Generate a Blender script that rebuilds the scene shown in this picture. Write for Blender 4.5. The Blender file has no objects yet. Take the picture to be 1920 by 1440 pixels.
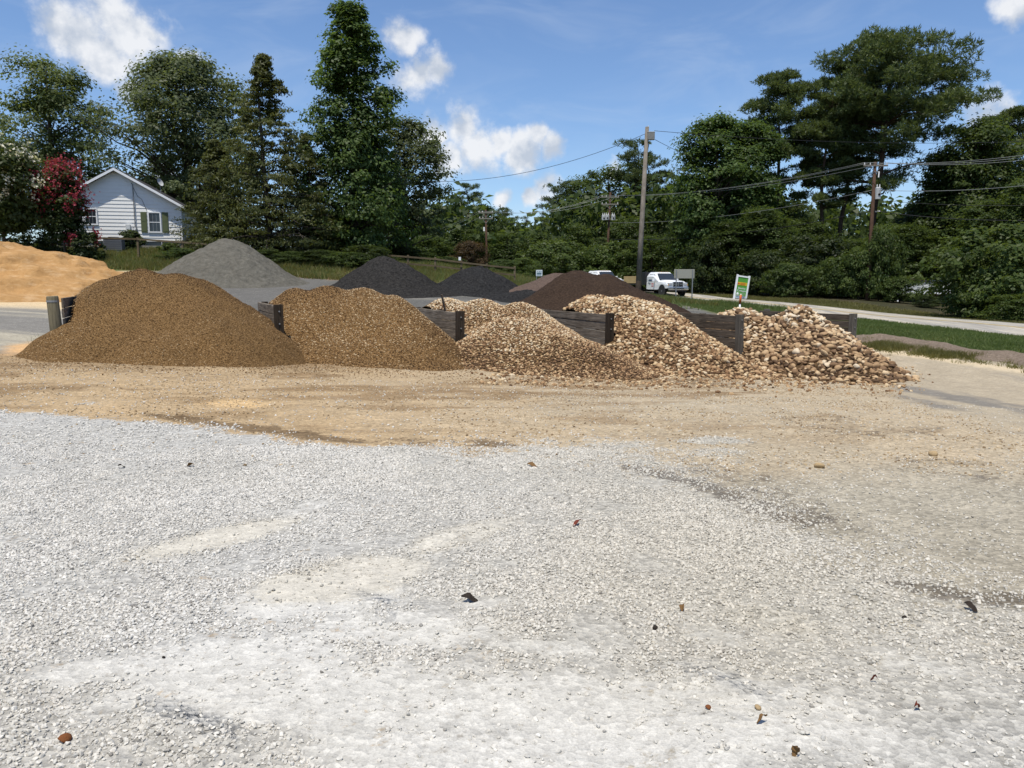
import bpy, bmesh, math, random
import numpy as np
from mathutils import Vector, Matrix, Euler

# ------------------------------------------------------------------ camera, sky, sun, exposure
sc = bpy.context.scene
C = sc.collection
EYE = 1.6
HOR = 530.0                       # horizon row in the 1920x1440 photograph
FPX = 1440.0
PITCH = math.atan((720 - HOR) / FPX)
cam_d = bpy.data.cameras.new('camera')
cam_d.sensor_width = 36.0
cam_d.lens = 36.0 * FPX / 1920.0
cam_d.clip_start = 0.05
cam_d.clip_end = 4000
cam = bpy.data.objects.new('camera', cam_d)
C.objects.link(cam)
cam.location = (0, 0, EYE)
cam.rotation_euler = (math.pi / 2 - PITCH, 0, 0)
sc.camera = cam

SUN_EL = math.radians(71)
SUN_AZ = math.radians(21)         # measured from straight behind the camera, towards the left
to_sun = Vector((-math.sin(SUN_AZ) * math.cos(SUN_EL), -math.cos(SUN_AZ) * math.cos(SUN_EL), math.sin(SUN_EL)))
sl = bpy.data.lights.new('sun', 'SUN')
sl.energy = 4.3
sl.angle = math.radians(0.55)
sl.color = (1.0, 0.94, 0.83)
so = bpy.data.objects.new('sun', sl)
C.objects.link(so)
so.location = (-30, -40, 80)
so.rotation_euler = to_sun.to_track_quat('Z', 'Y').to_euler()

sc.cycles.max_bounces = 5
sc.cycles.diffuse_bounces = 2
sc.cycles.glossy_bounces = 2
sc.cycles.transmission_bounces = 3
sc.cycles.caustics_reflective = False
sc.cycles.caustics_refractive = False
vs = sc.view_settings
vs.view_transform = 'Standard'
vs.look = 'None'
vs.exposure = 0.25
vs.gamma = 1.0
vs.use_curve_mapping = False

FW = np.array([0, math.cos(PITCH), -math.sin(PITCH)])
UP = np.array([0, math.sin(PITCH), math.cos(PITCH)])
RT = np.array([1.0, 0, 0])
CAM = np.array([0, 0, EYE])


def ray(px, py):
    return FW + RT * (px - 960) / FPX - UP * (py - 720) / FPX


def P(px, py, d):
    """world point measured from photo position and depth in metres"""
    return CAM + d * ray(px, py)


def proj(p):
    q = np.asarray(p) - CAM
    d = q @ FW
    return 960 + FPX * (q @ RT) / d, 720 - FPX * (q @ UP) / d, d


# ---- world: Nishita sky with cumulus spread over the whole dome
def build_world():
    w = bpy.data.worlds.new('World')
    sc.world = w
    w.use_nodes = True
    w.cycles.sampling_method = 'NONE'
    nt = w.node_tree
    nt.nodes.clear()
    N, L = nt.nodes, nt.links
    out = N.new('ShaderNodeOutputWorld')
    bg = N.new('ShaderNodeBackground')
    bg.inputs['Strength'].default_value = 0.1
    sky = N.new('ShaderNodeTexSky')
    sky.sky_type = 'NISHITA'
    sky.sun_disc = False
    sky.sun_elevation = SUN_EL
    sky.sun_rotation = math.atan2(to_sun.x, to_sun.y)
    sky.altitude = 150
    sky.air_density = 1.0
    sky.dust_density = 0.25
    sky.ozone_density = 2.2
    tc = N.new('ShaderNodeTexCoord')

    def math_n(op, a, b=None, c=None, clamp=False):
        n = N.new('ShaderNodeMath')
        n.operation = op
        n.use_clamp = clamp
        for i, v in enumerate((a, b, c)):
            if v is None:
                continue
            if hasattr(v, 'links'):
                L.new(v, n.inputs[i])
            else:
                n.inputs[i].default_value = v
        return n.outputs[0]

    def vmath(op, a, b=None, scale=None):
        n = N.new('ShaderNodeVectorMath')
        n.operation = op
        for i, v in enumerate((a, b)):
            if v is None:
                continue
            if hasattr(v, 'links'):
                L.new(v, n.inputs[i])
            else:
                n.inputs[i].default_value = v
        if scale is not None:
            n.inputs['Scale'].default_value = scale
        return n

    def noise(vec, scale, detail, rough, dist=0.0):
        n = N.new('ShaderNodeTexNoise')
        n.inputs['Scale'].default_value = scale
        n.inputs['Detail'].default_value = detail
        n.inputs['Roughness'].default_value = rough
        n.inputs['Distortion'].default_value = dist
        L.new(vec, n.inputs['Vector'])
        return n
    d = tc.outputs['Generated']
    wn = noise(d, 14.0, 3, 0.6)
    wv = vmath('SUBTRACT', wn.outputs['Color'], (0.5, 0.5, 0.5))
    ws = vmath('SCALE', wv.outputs[0], scale=0.055)
    dv = vmath('ADD', d, ws.outputs[0]).outputs[0]
    puffs = [(150, 60, 50), (225, 50, 66), (190, 95, 48), (268, 45, 34),
             (252, 186, 30), (322, 152, 20), (353, 105, 20),
             (752, 72, 32), (780, 140, 40), (815, 128, 34),
             (800, 250, 36), (872, 240, 46), (895, 282, 50), (985, 285, 40), (1012, 252, 26),
             (1045, 275, 28), (830, 295, 36), (940, 275, 30),
             (1030, 348, 28), (998, 366, 20), (935, 374, 20),
             (1850, 222, 36), (1905, 18, 28), (1145, 322, 18),
             (190, 335, 22), (300, 330, 26)]
    rng = random.Random(5)
    cents = []
    for (x, y, r) in puffs:
        v = ray(x, y)
        v = v / np.linalg.norm(v)
        cents.append((tuple(v), r / FPX))
    for k in range(8):          # cumulus goes on around the rest of the sky
        az = math.radians(55 + 250 * (k + rng.uniform(.1, .9)) / 8)
        el = math.radians(rng.uniform(6, 38))
        for j in range(2):
            a2 = az + rng.uniform(-.09, .09)
            e2 = el + rng.uniform(-.02, .03)
            v = (math.sin(a2) * math.cos(e2), math.cos(a2) * math.cos(e2), math.sin(e2))
            cents.append((v, rng.uniform(.045, .085)))
    acc = None
    for v, r in cents:
        q = vmath('DISTANCE', dv, v).outputs['Value']
        m = math_n('MULTIPLY_ADD', q, -1.0 / r, 1.35)
        acc = m if acc is None else math_n('MAXIMUM', acc, m)
    fb = noise(d, 26.0, 5, 0.62)
    dens = math_n('MULTIPLY_ADD', fb.outputs['Fac'], 1.7, math_n('SUBTRACT', acc, 0.95))
    mr = N.new('ShaderNodeMapRange')
    mr.interpolation_type = 'SMOOTHSTEP'
    mr.inputs['From Min'].default_value = 0.02
    mr.inputs['From Max'].default_value = 0.85
    L.new(dens, mr.inputs['Value'])
    alpha = math_n('MULTIPLY', mr.outputs[0], 0.93)
    # cloud tone: crests white, undersides greyer
    off = vmath('ADD', d, (-0.012, -0.004, 0.024)).outputs[0]
    fb2 = noise(off, 26.0, 2, 0.6)
    lit = math_n('SUBTRACT', fb.outputs['Fac'], fb2.outputs['Fac'])
    tone = N.new('ShaderNodeMapRange')
    tone.inputs['From Min'].default_value = -0.16
    tone.inputs['From Max'].default_value = 0.14
    L.new(lit, tone.inputs['Value'])
    cm = N.new('ShaderNodeMix')
    cm.data_type = 'RGBA'
    cm.inputs['A'].default_value = (4.6, 5.1, 5.9, 1)
    cm.inputs['B'].default_value = (7.6, 7.7, 7.9, 1)
    L.new(tone.outputs[0], cm.inputs['Factor'])
    # thin high cirrus
    mp = N.new('ShaderNodeMapping')
    mp.inputs['Scale'].default_value = (3.0, 2.0, 9.0)
    mp.inputs['Rotation'].default_value = (0.2, 0.35, 0.1)
    L.new(d, mp.inputs['Vector'])
    ci = noise(mp.outputs[0], 2.2, 4, 0.6, 0.6)
    cr = N.new('ShaderNodeMapRange')
    cr.interpolation_type = 'SMOOTHSTEP'
    cr.inputs['From Min'].default_value = 0.42
    cr.inputs['From Max'].default_value = 0.82
    cr.inputs['To Max'].default_value = 0.22
    L.new(ci.outputs['Fac'], cr.inputs['Value'])
    m1 = N.new('ShaderNodeMix')
    m1.data_type = 'RGBA'
    m1.inputs['B'].default_value = (5.4, 6.2, 7.4, 1)
    L.new(cr.outputs[0], m1.inputs['Factor'])
    tint = N.new('ShaderNodeMix')
    tint.data_type = 'RGBA'
    tint.blend_type = 'MULTIPLY'
    tint.inputs['Factor'].default_value = 1.0
    tint.inputs['B'].default_value = SKY_TINT
    L.new(sky.outputs[0], tint.inputs['A'])
    L.new(tint.outputs['Result'], m1.inputs['A'])
    m2 = N.new('ShaderNodeMix')
    m2.data_type = 'RGBA'
    L.new(alpha, m2.inputs['Factor'])
    L.new(m1.outputs['Result'], m2.inputs['A'])
    L.new(cm.outputs['Result'], m2.inputs['B'])
    L.new(m2.outputs['Result'], bg.inputs['Color'])
    L.new(bg.outputs[0], out.inputs['Surface'])


SKY_TINT = (0.95, 1.06, 1.22, 1)
build_world()

# ------------------------------------------------------------------ numeric helpers
def hash2(ix, iy, seed):
    h = (ix.astype(np.int64) * 374761393 + iy.astype(np.int64) * 668265263 + seed * 982451653) & 0xFFFFFFFF
    h = ((h ^ (h >> 13)) * 1274126177) & 0xFFFFFFFF
    return ((h ^ (h >> 16)) & 0xFFFF) / 65535.0


def vnoise(x, y, seed=0):
    ix, iy = np.floor(x), np.floor(y)
    fx, fy = x - ix, y - iy
    fx = fx * fx * (3 - 2 * fx)
    fy = fy * fy * (3 - 2 * fy)
    a = hash2(ix, iy, seed); b = hash2(ix + 1, iy, seed)
    c = hash2(ix, iy + 1, seed); d = hash2(ix + 1, iy + 1, seed)
    return (a + (b - a) * fx) * (1 - fy) + (c + (d - c) * fx) * fy


def fbm(x, y, seed=0, oct=4, gain=0.5):
    s, a, t = 0, 1.0, 0
    for o in range(oct):
        s = s + a * vnoise(x * 2 ** o, y * 2 ** o, seed + o * 17)
        t += a
        a *= gain
    return s / t


def smooth(a, b, x):
    t = np.clip((x - a) / (b - a), 0, 1)
    return t * t * (3 - 2 * t)


# ------------------------------------------------------------------ terrain
POSTX = [100, 522, 862, 1143, 1388, 1600]
POSTY = [555, 571, 583, 587, 590, 588]
POSTD = [16.2 * (1 + .1134 * k) for k in range(6)]
POST = [P(POSTX[k], POSTY[k], POSTD[k]) for k in range(6)]
BASEZ = [.02, -.22, -.45, -.68, -.9, -1.0]
E_S = np.array([.916, .402]); E_S = E_S / np.linalg.norm(E_S)      # along the row of bins
E_W = np.array([-E_S[1], E_S[0]])                                  # into the bins
# best straight row through the six posts
BINW = float(np.mean([np.linalg.norm(POST[k + 1][:2] - POST[k][:2]) for k in range(5)]))

ctl = [(0, 0, 0), (-4, 2, 0), (4, 2, 0), (0, 5, 0), (-9, 4, .08), (9, 4, -.12), (-6, 9, .04), (6, 9, -.2), (0, 11, -.1),
       (-15, 9, .3), (15, 9, -.6), (0, -15, 0), (-20, -10, .3), (20, -10, -.5), (-30, 15, .8), (30, 12, -1.2)]
for (x, y, d) in [(300, 680, 15.5), (700, 688, 17.2), (1030, 700, 19), (1280, 700, 20.5), (1500, 712, 21.5), (1690, 705, 22.5),
                  (1030, 578, 33), (40, 600, 22), (560, 532, 42), (850, 558, 38), (1000, 575, 36), (0, 550, 32), (220, 495, 47), (225, 470, 54), (60, 475, 50),
                  (420, 480, 52), (640, 492, 52), (900, 508, 60), (1130, 547, 78), (1060, 548, 100), (880, 520, 110), (700, 500, 110), (300, 465, 75),
                  (1614, 649, 28), (1920, 694, 22.5), (1700, 662, 26), (1640, 626, 31), (1920, 655, 27),
                  (1920, 632, 34), (1920, 610, 40), (1600, 597, 44), (1600, 583, 52), (1260, 563, 62), (1300, 553, 70), (1626, 562, 60), (1880, 602, 46), (1750, 572, 62),
                  (1450, 552, 80), (1900, 585, 60), (1300, 545, 100), (1330, 572, 45), (1200, 560, 52)]:
    p = P(x, y, d)
    ctl.append(tuple(p))
for k in range(6):
    ctl.append((POST[k][0], POST[k][1], BASEZ[k]))
    q = POST[k][:2] + E_W * 4.0
    ctl.append((q[0], q[1], BASEZ[k] + .12))
for a in range(0, 360, 30):
    ctl.append((260 * math.cos(math.radians(a)), 260 * math.sin(math.radians(a)) + 20, 4.5 if math.sin(math.radians(a)) > 0 else 0))
ctl = np.array(ctl, float)


def kern(r):
    return np.sqrt(r * r + 9.0)


_R = np.linalg.norm(ctl[:, None, :2] - ctl[None, :, :2], axis=2)
_A = kern(_R) - np.eye(len(ctl)) * 0.6
_Wt = np.linalg.solve(np.block([[_A, np.ones((len(ctl), 1))], [np.ones((1, len(ctl))), np.zeros((1, 1))]]), np.append(ctl[:, 2], 0))


def terr(x, y):
    x = np.asarray(x, float); y = np.asarray(y, float)
    sh = x.shape
    q = np.stack([x.ravel(), y.ravel()], 1)
    z = np.empty(len(q))
    for i in range(0, len(q), 20000):
        r = np.linalg.norm(q[i:i + 20000, None, :] - ctl[None, :, :2], axis=2)
        z[i:i + 20000] = kern(r) @ _Wt[:-1] + _Wt[-1]
    far = np.clip((np.hypot(q[:, 0], q[:, 1]) - 230) / 60, 0, 1)
    z = z * (1 - far) + np.where(q[:, 1] > 0, 4.5, 0) * far
    return z.reshape(sh)


def tz(x, y):
    return float(terr(np.array([x]), np.array([y]))[0])


def G(px, py, dmax=140):
    """where the view ray of a photo position meets the ground"""
    ds = np.concatenate([np.arange(1.5, 30, .1), np.arange(30, dmax, .4)])
    pts = CAM[None] + ds[:, None] * ray(px, py)[None]
    t = terr(pts[:, 0], pts[:, 1])
    below = np.where(pts[:, 2] <= t)[0]
    i = below[0] if len(below) else len(ds) - 1
    return np.array([pts[i, 0], pts[i, 1], t[i]])


# ------------------------------------------------------------------ object helpers
def tag(o, label=None, cat=None, group=None, kind=None):
    if label: o['label'] = label
    if cat: o['category'] = cat
    if group: o['group'] = group
    if kind: o['kind'] = kind
    return o


def empty(name, loc, rz=0.0):
    o = bpy.data.objects.new(name, None)
    C.objects.link(o)
    o.location = loc
    o.rotation_euler = (0, 0, rz)
    o.empty_display_size = 0.2
    return o


def link(name, me, parent=None, loc=None, rot=None):
    o = bpy.data.objects.new(name, me)
    C.objects.link(o)
    if parent is not None:
        o.parent = parent
    if loc is not None: o.location = loc
    if rot is not None: o.rotation_euler = rot
    return o


def mesh_np(name, V, F, mat=None, smooth_f=False, attrs=None):
    """V (n,3), F (m,k) int array with k = 3 or 4"""
    me = bpy.data.meshes.new(name)
    V = np.asarray(V, np.float32); F = np.asarray(F, np.int32)
    k = F.shape[1]
    me.vertices.add(len(V)); me.vertices.foreach_set('co', V.ravel())
    me.loops.add(F.size); me.loops.foreach_set('vertex_index', F.ravel())
    me.polygons.add(len(F))
    me.polygons.foreach_set('loop_start', np.arange(0, F.size, k, dtype=np.int32))
    me.polygons.foreach_set('loop_total', np.full(len(F), k, np.int32))
    if smooth_f:
        me.polygons.foreach_set('use_smooth', np.ones(len(F), bool))
    for an, (ty, data) in (attrs or {}).items():
        a = me.attributes.new(an, ty, 'POINT')
        if ty == 'FLOAT':
            a.data.foreach_set('value', np.asarray(data, np.float32).ravel())
        elif ty == 'FLOAT_COLOR':
            a.data.foreach_set('color', np.asarray(data, np.float32).ravel())
    me.update(calc_edges=True)
    if mat: me.materials.append(mat)
    return me


def grid_faces(nr, nc):
    i = np.arange(nr * nc).reshape(nr, nc)
    return np.stack([i[:-1, :-1].ravel(), i[:-1, 1:].ravel(), i[1:, 1:].ravel(), i[1:, :-1].ravel()], 1)


class MB:
    """collects boxes, tubes and polygons into one mesh"""
    def __init__(self):
        self.bm = bmesh.new()

    def box(self, c, s, rot=None, bevel=0.0):
        m = Matrix.Translation(c) @ (rot.to_4x4() if rot is not None else Matrix.Identity(4)) @ Matrix.Diagonal((s[0], s[1], s[2], 1))
        r = bmesh.ops.create_cube(self.bm, size=1.0, matrix=m)
        if bevel > 0:
            es = set()
            for v in r['verts']:
                es.update(v.link_edges)
            bmesh.ops.bevel(self.bm, geom=list(es), offset=bevel, segments=1, affect='EDGES')
        return self

    def tube(self, pts, rad, n=8, cap=True):
        rings = []
        pts = [Vector(p) for p in pts]
        for i, p in enumerate(pts):
            a = pts[max(i - 1, 0)]; b = pts[min(i + 1, len(pts) - 1)]
            t = (b - a).normalized()
            ref = Vector((0, 0, 1)) if abs(t.z) < .9 else Vector((1, 0, 0))
            u = t.cross(ref).normalized(); w = t.cross(u)
            r = rad[i] if hasattr(rad, '__len__') else rad
            rings.append([self.bm.verts.new(p + (u * math.cos(2 * math.pi * k / n) + w * math.sin(2 * math.pi * k / n)) * r) for k in range(n)])
        for i in range(len(rings) - 1):
            for k in range(n):
                self.bm.faces.new((rings[i][k], rings[i][(k + 1) % n], rings[i + 1][(k + 1) % n], rings[i + 1][k]))
        if cap:
            self.bm.faces.new(rings[0][::-1]); self.bm.faces.new(rings[-1])
        return self

    def prism(self, poly, a, b, axis='y'):
        """polygon in the plane across an axis, extruded from a to b"""
        def v(p, t):
            if axis == 'y': return (p[0], t, p[1])
            if axis == 'x': return (t, p[0], p[1])
            return (p[0], p[1], t)
        A = [self.bm.verts.new(v(p, a)) for p in poly]
        B = [self.bm.verts.new(v(p, b)) for p in poly]
        n = len(poly)
        self.bm.faces.new(A); self.bm.faces.new(B[::-1])
        for i in range(n):
            self.bm.faces.new((A[i], B[i], B[(i + 1) % n], A[(i + 1) % n]))
        return self

    def poly(self, pts):
        self.bm.faces.new([self.bm.verts.new(p) for p in pts])
        return self

    def build(self, name, mat, parent=None, smooth_f=False, loc=None, rot=None):
        bmesh.ops.recalc_face_normals(self.bm, faces=self.bm.faces)
        me = bpy.data.meshes.new(name)
        self.bm.to_mesh(me); self.bm.free()
        if mat: me.materials.append(mat)
        if smooth_f:
            me.polygons.foreach_set('use_smooth', np.ones(len(me.polygons), bool))
        return link(name, me, parent, loc, rot)


# ------------------------------------------------------------------ materials
class NT:
    def __init__(self, name, rough=0.8, spec=0.3, metal=0.0):
        self.mat = bpy.data.materials.new(name)
        self.mat.use_nodes = True
        self.nt = self.mat.node_tree
        self.N, self.L = self.nt.nodes, self.nt.links
        self.b = self.N['Principled BSDF']
        self.b.inputs['Roughness'].default_value = rough
        self.b.inputs['Specular IOR Level'].default_value = spec
        self.b.inputs['Metallic'].default_value = metal
        self.tc = None

    def n(self, t, **kw):
        n = self.N.new(t)
        for k, v in kw.items():
            setattr(n, k, v)
        return n

    def put(self, sock, v):
        if v is None: return
        if hasattr(v, 'links'): self.L.new(v, sock)
        else:
            if isinstance(v, tuple) and len(v) == 3 and len(sock.default_value) == 4: v = (*v, 1)
            sock.default_value = v

    def pos(self, obj=False):
        if obj:
            return self.n('ShaderNodeTexCoord').outputs['Object']
        return self.n('ShaderNodeNewGeometry').outputs['Position']

    def noise(self, vec, scale, detail=4, rough=.55, dist=0, col=False):
        n = self.n('ShaderNodeTexNoise')
        n.inputs['Scale'].default_value = scale; n.inputs['Detail'].default_value = detail
        n.inputs['Roughness'].default_value = rough; n.inputs['Distortion'].default_value = dist
        self.put(n.inputs['Vector'], vec)
        return n.outputs['Color' if col else 'Fac']

    def voro(self, vec, scale, out='Distance', rand=1.0):
        n = self.n('ShaderNodeTexVoronoi')
        n.inputs['Scale'].default_value = scale; n.inputs['Randomness'].default_value = rand
        self.put(n.inputs['Vector'], vec)
        return n.outputs[out]

    def mapping(self, vec, scale=(1, 1, 1), rot=(0, 0, 0)):
        n = self.n('ShaderNodeMapping')
        n.inputs['Scale'].default_value = scale; n.inputs['Rotation'].default_value = rot
        self.put(n.inputs['Vector'], vec)
        return n.outputs[0]

    def ramp(self, fac, stops, interp='LINEAR'):
        n = self.n('ShaderNodeValToRGB')
        cr = n.color_ramp
        cr.interpolation = interp
        while len(cr.elements) < len(stops): cr.elements.new(.5)
        for e, (p, c) in zip(cr.elements, stops):
            e.position = p
            e.color = (*c, 1) if len(c) == 3 else c
        self.put(n.inputs['Fac'], fac)
        return n.outputs['Color']

    def math(self, op, a, b=None, c=None, clamp=False):
        n = self.n('ShaderNodeMath', operation=op, use_clamp=clamp)
        for i, v in enumerate((a, b, c)):
            self.put(n.inputs[i], v)
        return n.outputs[0]

    def mix(self, fac, a, b, blend='MIX'):
        n = self.n('ShaderNodeMix', data_type='RGBA', blend_type=blend)
        self.put(n.inputs['Factor'], fac); self.put(n.inputs['A'], a); self.put(n.inputs['B'], b)
        return n.outputs['Result']

    def mr(self, v, a, b, c=0.0, d=1.0, smooth_s=False):
        n = self.n('ShaderNodeMapRange')
        if smooth_s: n.interpolation_type = 'SMOOTHSTEP'
        for s, x in zip(('Value', 'From Min', 'From Max', 'To Min', 'To Max'), (v, a, b, c, d)):
            self.put(n.inputs[s], x)
        return n.outputs[0]

    def attr(self, name, inst=False, out='Fac'):
        n = self.n('ShaderNodeAttribute', attribute_name=name)
        if inst: n.attribute_type = 'INSTANCER'
        return n.outputs[out]

    def bump(self, h, strength=.5, dist=.02, prev=None):
        n = self.n('ShaderNodeBump')
        n.inputs['Strength'].default_value = strength; n.inputs['Distance'].default_value = dist
        self.put(n.inputs['Height'], h)
        if prev is not None: self.L.new(prev, n.inputs['Normal'])
        return n.outputs[0]

    def done(self, color=None, normal=None, rough=None):
        self.put(self.b.inputs['Base Color'], color)
        if normal is not None: self.L.new(normal, self.b.inputs['Normal'])
        self.put(self.b.inputs['Roughness'], rough)
        return self.mat


def plain(name, col, rough=.6, spec=.3, metal=0.0, var=.12, scale=6.0, bump=0.0):
    m = NT(name, rough, spec, metal)
    p = m.pos(obj=True)
    nz = m.noise(p, scale, 5, .6)
    c = m.mix(nz, tuple(max(0, v * (1 - var)) for v in col), tuple(min(1, v * (1 + var)) for v in col))
    nm = m.bump(m.noise(p, scale * 8, 3), bump, .01) if bump else None
    return m.done(c, nm)


def leaf_mat(name, dark, light, trans=.42, rough=.5):
    m = NT(name, rough, .25)
    f = m.attr('tint')
    c = m.mix(f, dark, light)
    c = m.mix(m.mr(m.noise(m.pos(), .35, 2), .3, .7), c, m.mix(.5, c, light, 'MULTIPLY'))
    m.put(m.b.inputs['Base Color'], c)
    t = m.n('ShaderNodeBsdfTranslucent')
    m.put(t.inputs['Color'], m.mix(.65, c, (light[0] * 1.5, light[1] * 1.5, light[2] * .7)))
    mx = m.n('ShaderNodeMixShader')
    mx.inputs[0].default_value = trans
    m.L.new(m.b.outputs[0], mx.inputs[1]); m.L.new(t.outputs[0], mx.inputs[2])
    m.L.new(mx.outputs[0], m.N['Material Output'].inputs['Surface'])
    return m.mat


def bark_mat(name, a, b):
    m = NT(name, .9, .1)
    p = m.pos(obj=True)
    n1 = m.noise(m.mapping(p, (6, 6, 1.2)), 3, 6, .65)
    return m.done(m.ramp(n1, [(.3, a), (.7, b)]), m.bump(n1, .8, .05))


def wood_mat(name, a, b, axis=(1, 14, 14)):
    m = NT(name, .85, .15)
    p = m.pos(obj=True)
    grain = m.noise(m.mapping(p, axis), 2.2, 7, .65, .4)
    big = m.noise(p, 1.3, 3)
    oi = m.n('ShaderNodeObjectInfo').outputs['Random']
    c = m.ramp(grain, [(.28, a), (.72, b)])
    c = m.mix(m.mr(oi, 0, 1, .0, .5), c, m.mix(1.0, c, (.55, .5, .45), 'MULTIPLY'))
    c = m.mix(m.mr(big, .4, .7, 0, .55), c, m.mix(1.0, c, (.5, .48, .45), 'MULTIPLY'))
    return m.done(c, m.bump(grain, .6, .012))


# ------------------------------------------------------------------ geometry-node scatter (uncountable stones only)
def stone_tree(mat, sub=1, nvar=4, rough=.35, smooth_s=False):
    ng = bpy.data.node_groups.new('loose_stones', 'GeometryNodeTree')
    ng.interface.new_socket('Geometry', in_out='INPUT', socket_type='NodeSocketGeometry')
    ng.interface.new_socket('Geometry', in_out='OUTPUT', socket_type='NodeSocketGeometry')
    N, L = ng.nodes, ng.links
    gi = N.new('NodeGroupInput'); go = N.new('NodeGroupOutput')
    join = N.new('GeometryNodeJoinGeometry')
    for v in range(nvar):
        ico = N.new('GeometryNodeMeshIcoSphere')
        ico.inputs['Radius'].default_value = .5
        ico.inputs['Subdivisions'].default_value = sub
        pos = N.new('GeometryNodeInputPosition')
        nz = N.new('ShaderNodeTexNoise')
        nz.noise_dimensions = '4D'
        nz.inputs['W'].default_value = v * 7.3 + 1.1
        nz.inputs['Scale'].default_value = 1.9
        nz.inputs['Detail'].default_value = 2
        L.new(pos.outputs[0], nz.inputs['Vector'])
        sub_n = N.new('ShaderNodeVectorMath'); sub_n.operation = 'SUBTRACT'
        sub_n.inputs[1].default_value = (.5, .5, .5)
        L.new(nz.outputs['Color'], sub_n.inputs[0])
        scl = N.new('ShaderNodeVectorMath'); scl.operation = 'SCALE'
        scl.inputs['Scale'].default_value = rough * 2.4
        L.new(sub_n.outputs[0], scl.inputs[0])
        sp = N.new('GeometryNodeSetPosition')
        L.new(ico.outputs['Mesh'], sp.inputs['Geometry']); L.new(scl.outputs[0], sp.inputs['Offset'])
        ss = N.new('GeometryNodeSetShadeSmooth')
        ss.inputs['Shade Smooth'].default_value = smooth_s
        L.new(sp.outputs[0], ss.inputs[0])
        sm = N.new('GeometryNodeSetMaterial')
        sm.inputs['Material'].default_value = mat
        L.new(ss.outputs[0], sm.inputs['Geometry'])
        g2i = N.new('GeometryNodeGeometryToInstance')
        L.new(sm.outputs[0], g2i.inputs[0]); L.new(g2i.outputs[0], join.inputs[0])

    def na(name, ty):
        n = N.new('GeometryNodeInputNamedAttribute'); n.data_type = ty
        n.inputs['Name'].default_value = name
        return n.outputs['Attribute']
    iop = N.new('GeometryNodeInstanceOnPoints')
    L.new(gi.outputs[0], iop.inputs['Points']); L.new(join.outputs[0], iop.inputs['Instance'])
    iop.inputs['Pick Instance'].default_value = True
    L.new(na('pick', 'INT'), iop.inputs['Instance Index'])
    e2r = N.new('FunctionNodeEulerToRotation')
    L.new(na('rot', 'FLOAT_VECTOR'), e2r.inputs[0])
    L.new(e2r.outputs[0], iop.inputs['Rotation'])
    L.new(na('scl', 'FLOAT_VECTOR'), iop.inputs['Scale'])
    L.new(iop.outputs[0], go.inputs[0])
    return ng


def scatter(name, pts, rot, scl, rnd, mat, parent=None, sub=1, rough=.35, smooth_s=False, nvar=4, warm=None):
    n = len(pts)
    me = bpy.data.meshes.new(name)
    me.vertices.add(n)
    me.vertices.foreach_set('co', np.asarray(pts, np.float32).ravel())
    for an, dat in (('rot', rot), ('scl', scl)):
        a = me.attributes.new(an, 'FLOAT_VECTOR', 'POINT')
        a.data.foreach_set('vector', np.asarray(dat, np.float32).ravel())
    a = me.attributes.new('rnd', 'FLOAT', 'POINT')
    a.data.foreach_set('value', np.asarray(rnd, np.float32))
    a = me.attributes.new('warm', 'FLOAT', 'POINT')
    a.data.foreach_set('value', np.asarray(warm if warm is not None else np.zeros(n), np.float32))
    a = me.attributes.new('pick', 'INT', 'POINT')
    a.data.foreach_set('value', np.random.RandomState(n).randint(0, nvar, n).astype(np.int32))
    me.materials.append(mat)
    o = link(name, me, parent)
    md = o.modifiers.new('scatter', 'NODES')
    md.node_group = stone_tree(mat, sub, nvar, rough, smooth_s)
    o['kind'] = 'stuff'
    return o


# ------------------------------------------------------------------ ground
ROAD_A = np.array([22.67, 34.0]); ROAD_U = np.array([-.326, .9454]); ROAD_N = np.array([.9454, .326])
ROAD_W = 5.7
YB_X = [-4000, 0, 250, 420, 620, 860, 1000, 1200, 1400, 1600, 1920, 3500]
YB_Y = [700, 766, 784, 806, 832, 838, 842, 850, 915, 1000, 1110, 1500]


def ell(px, py, cx, cy, rx, ry, ang=0.0):
    a = math.radians(ang)
    dx, dy = px - cx, py - cy
    u = dx * math.cos(a) + dy * math.sin(a)
    v = -dx * math.sin(a) + dy * math.cos(a)
    return np.sqrt((u / rx) ** 2 + (v / ry) ** 2)


BERM_PTS = np.array([G(1575, 640, 60)[:2], G(1650, 641, 60)[:2], G(1740, 655, 60)[:2], G(1830, 668, 60)[:2], G(1915, 676, 60)[:2], G(2050, 700, 60)[:2]])
LAWN = np.array(sorted([tuple(p) for p in BERM_PTS] + [(10.6, 36.0), (9.0, 46.0), (7.0, 56.0)], key=lambda q: q[1]))


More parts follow.
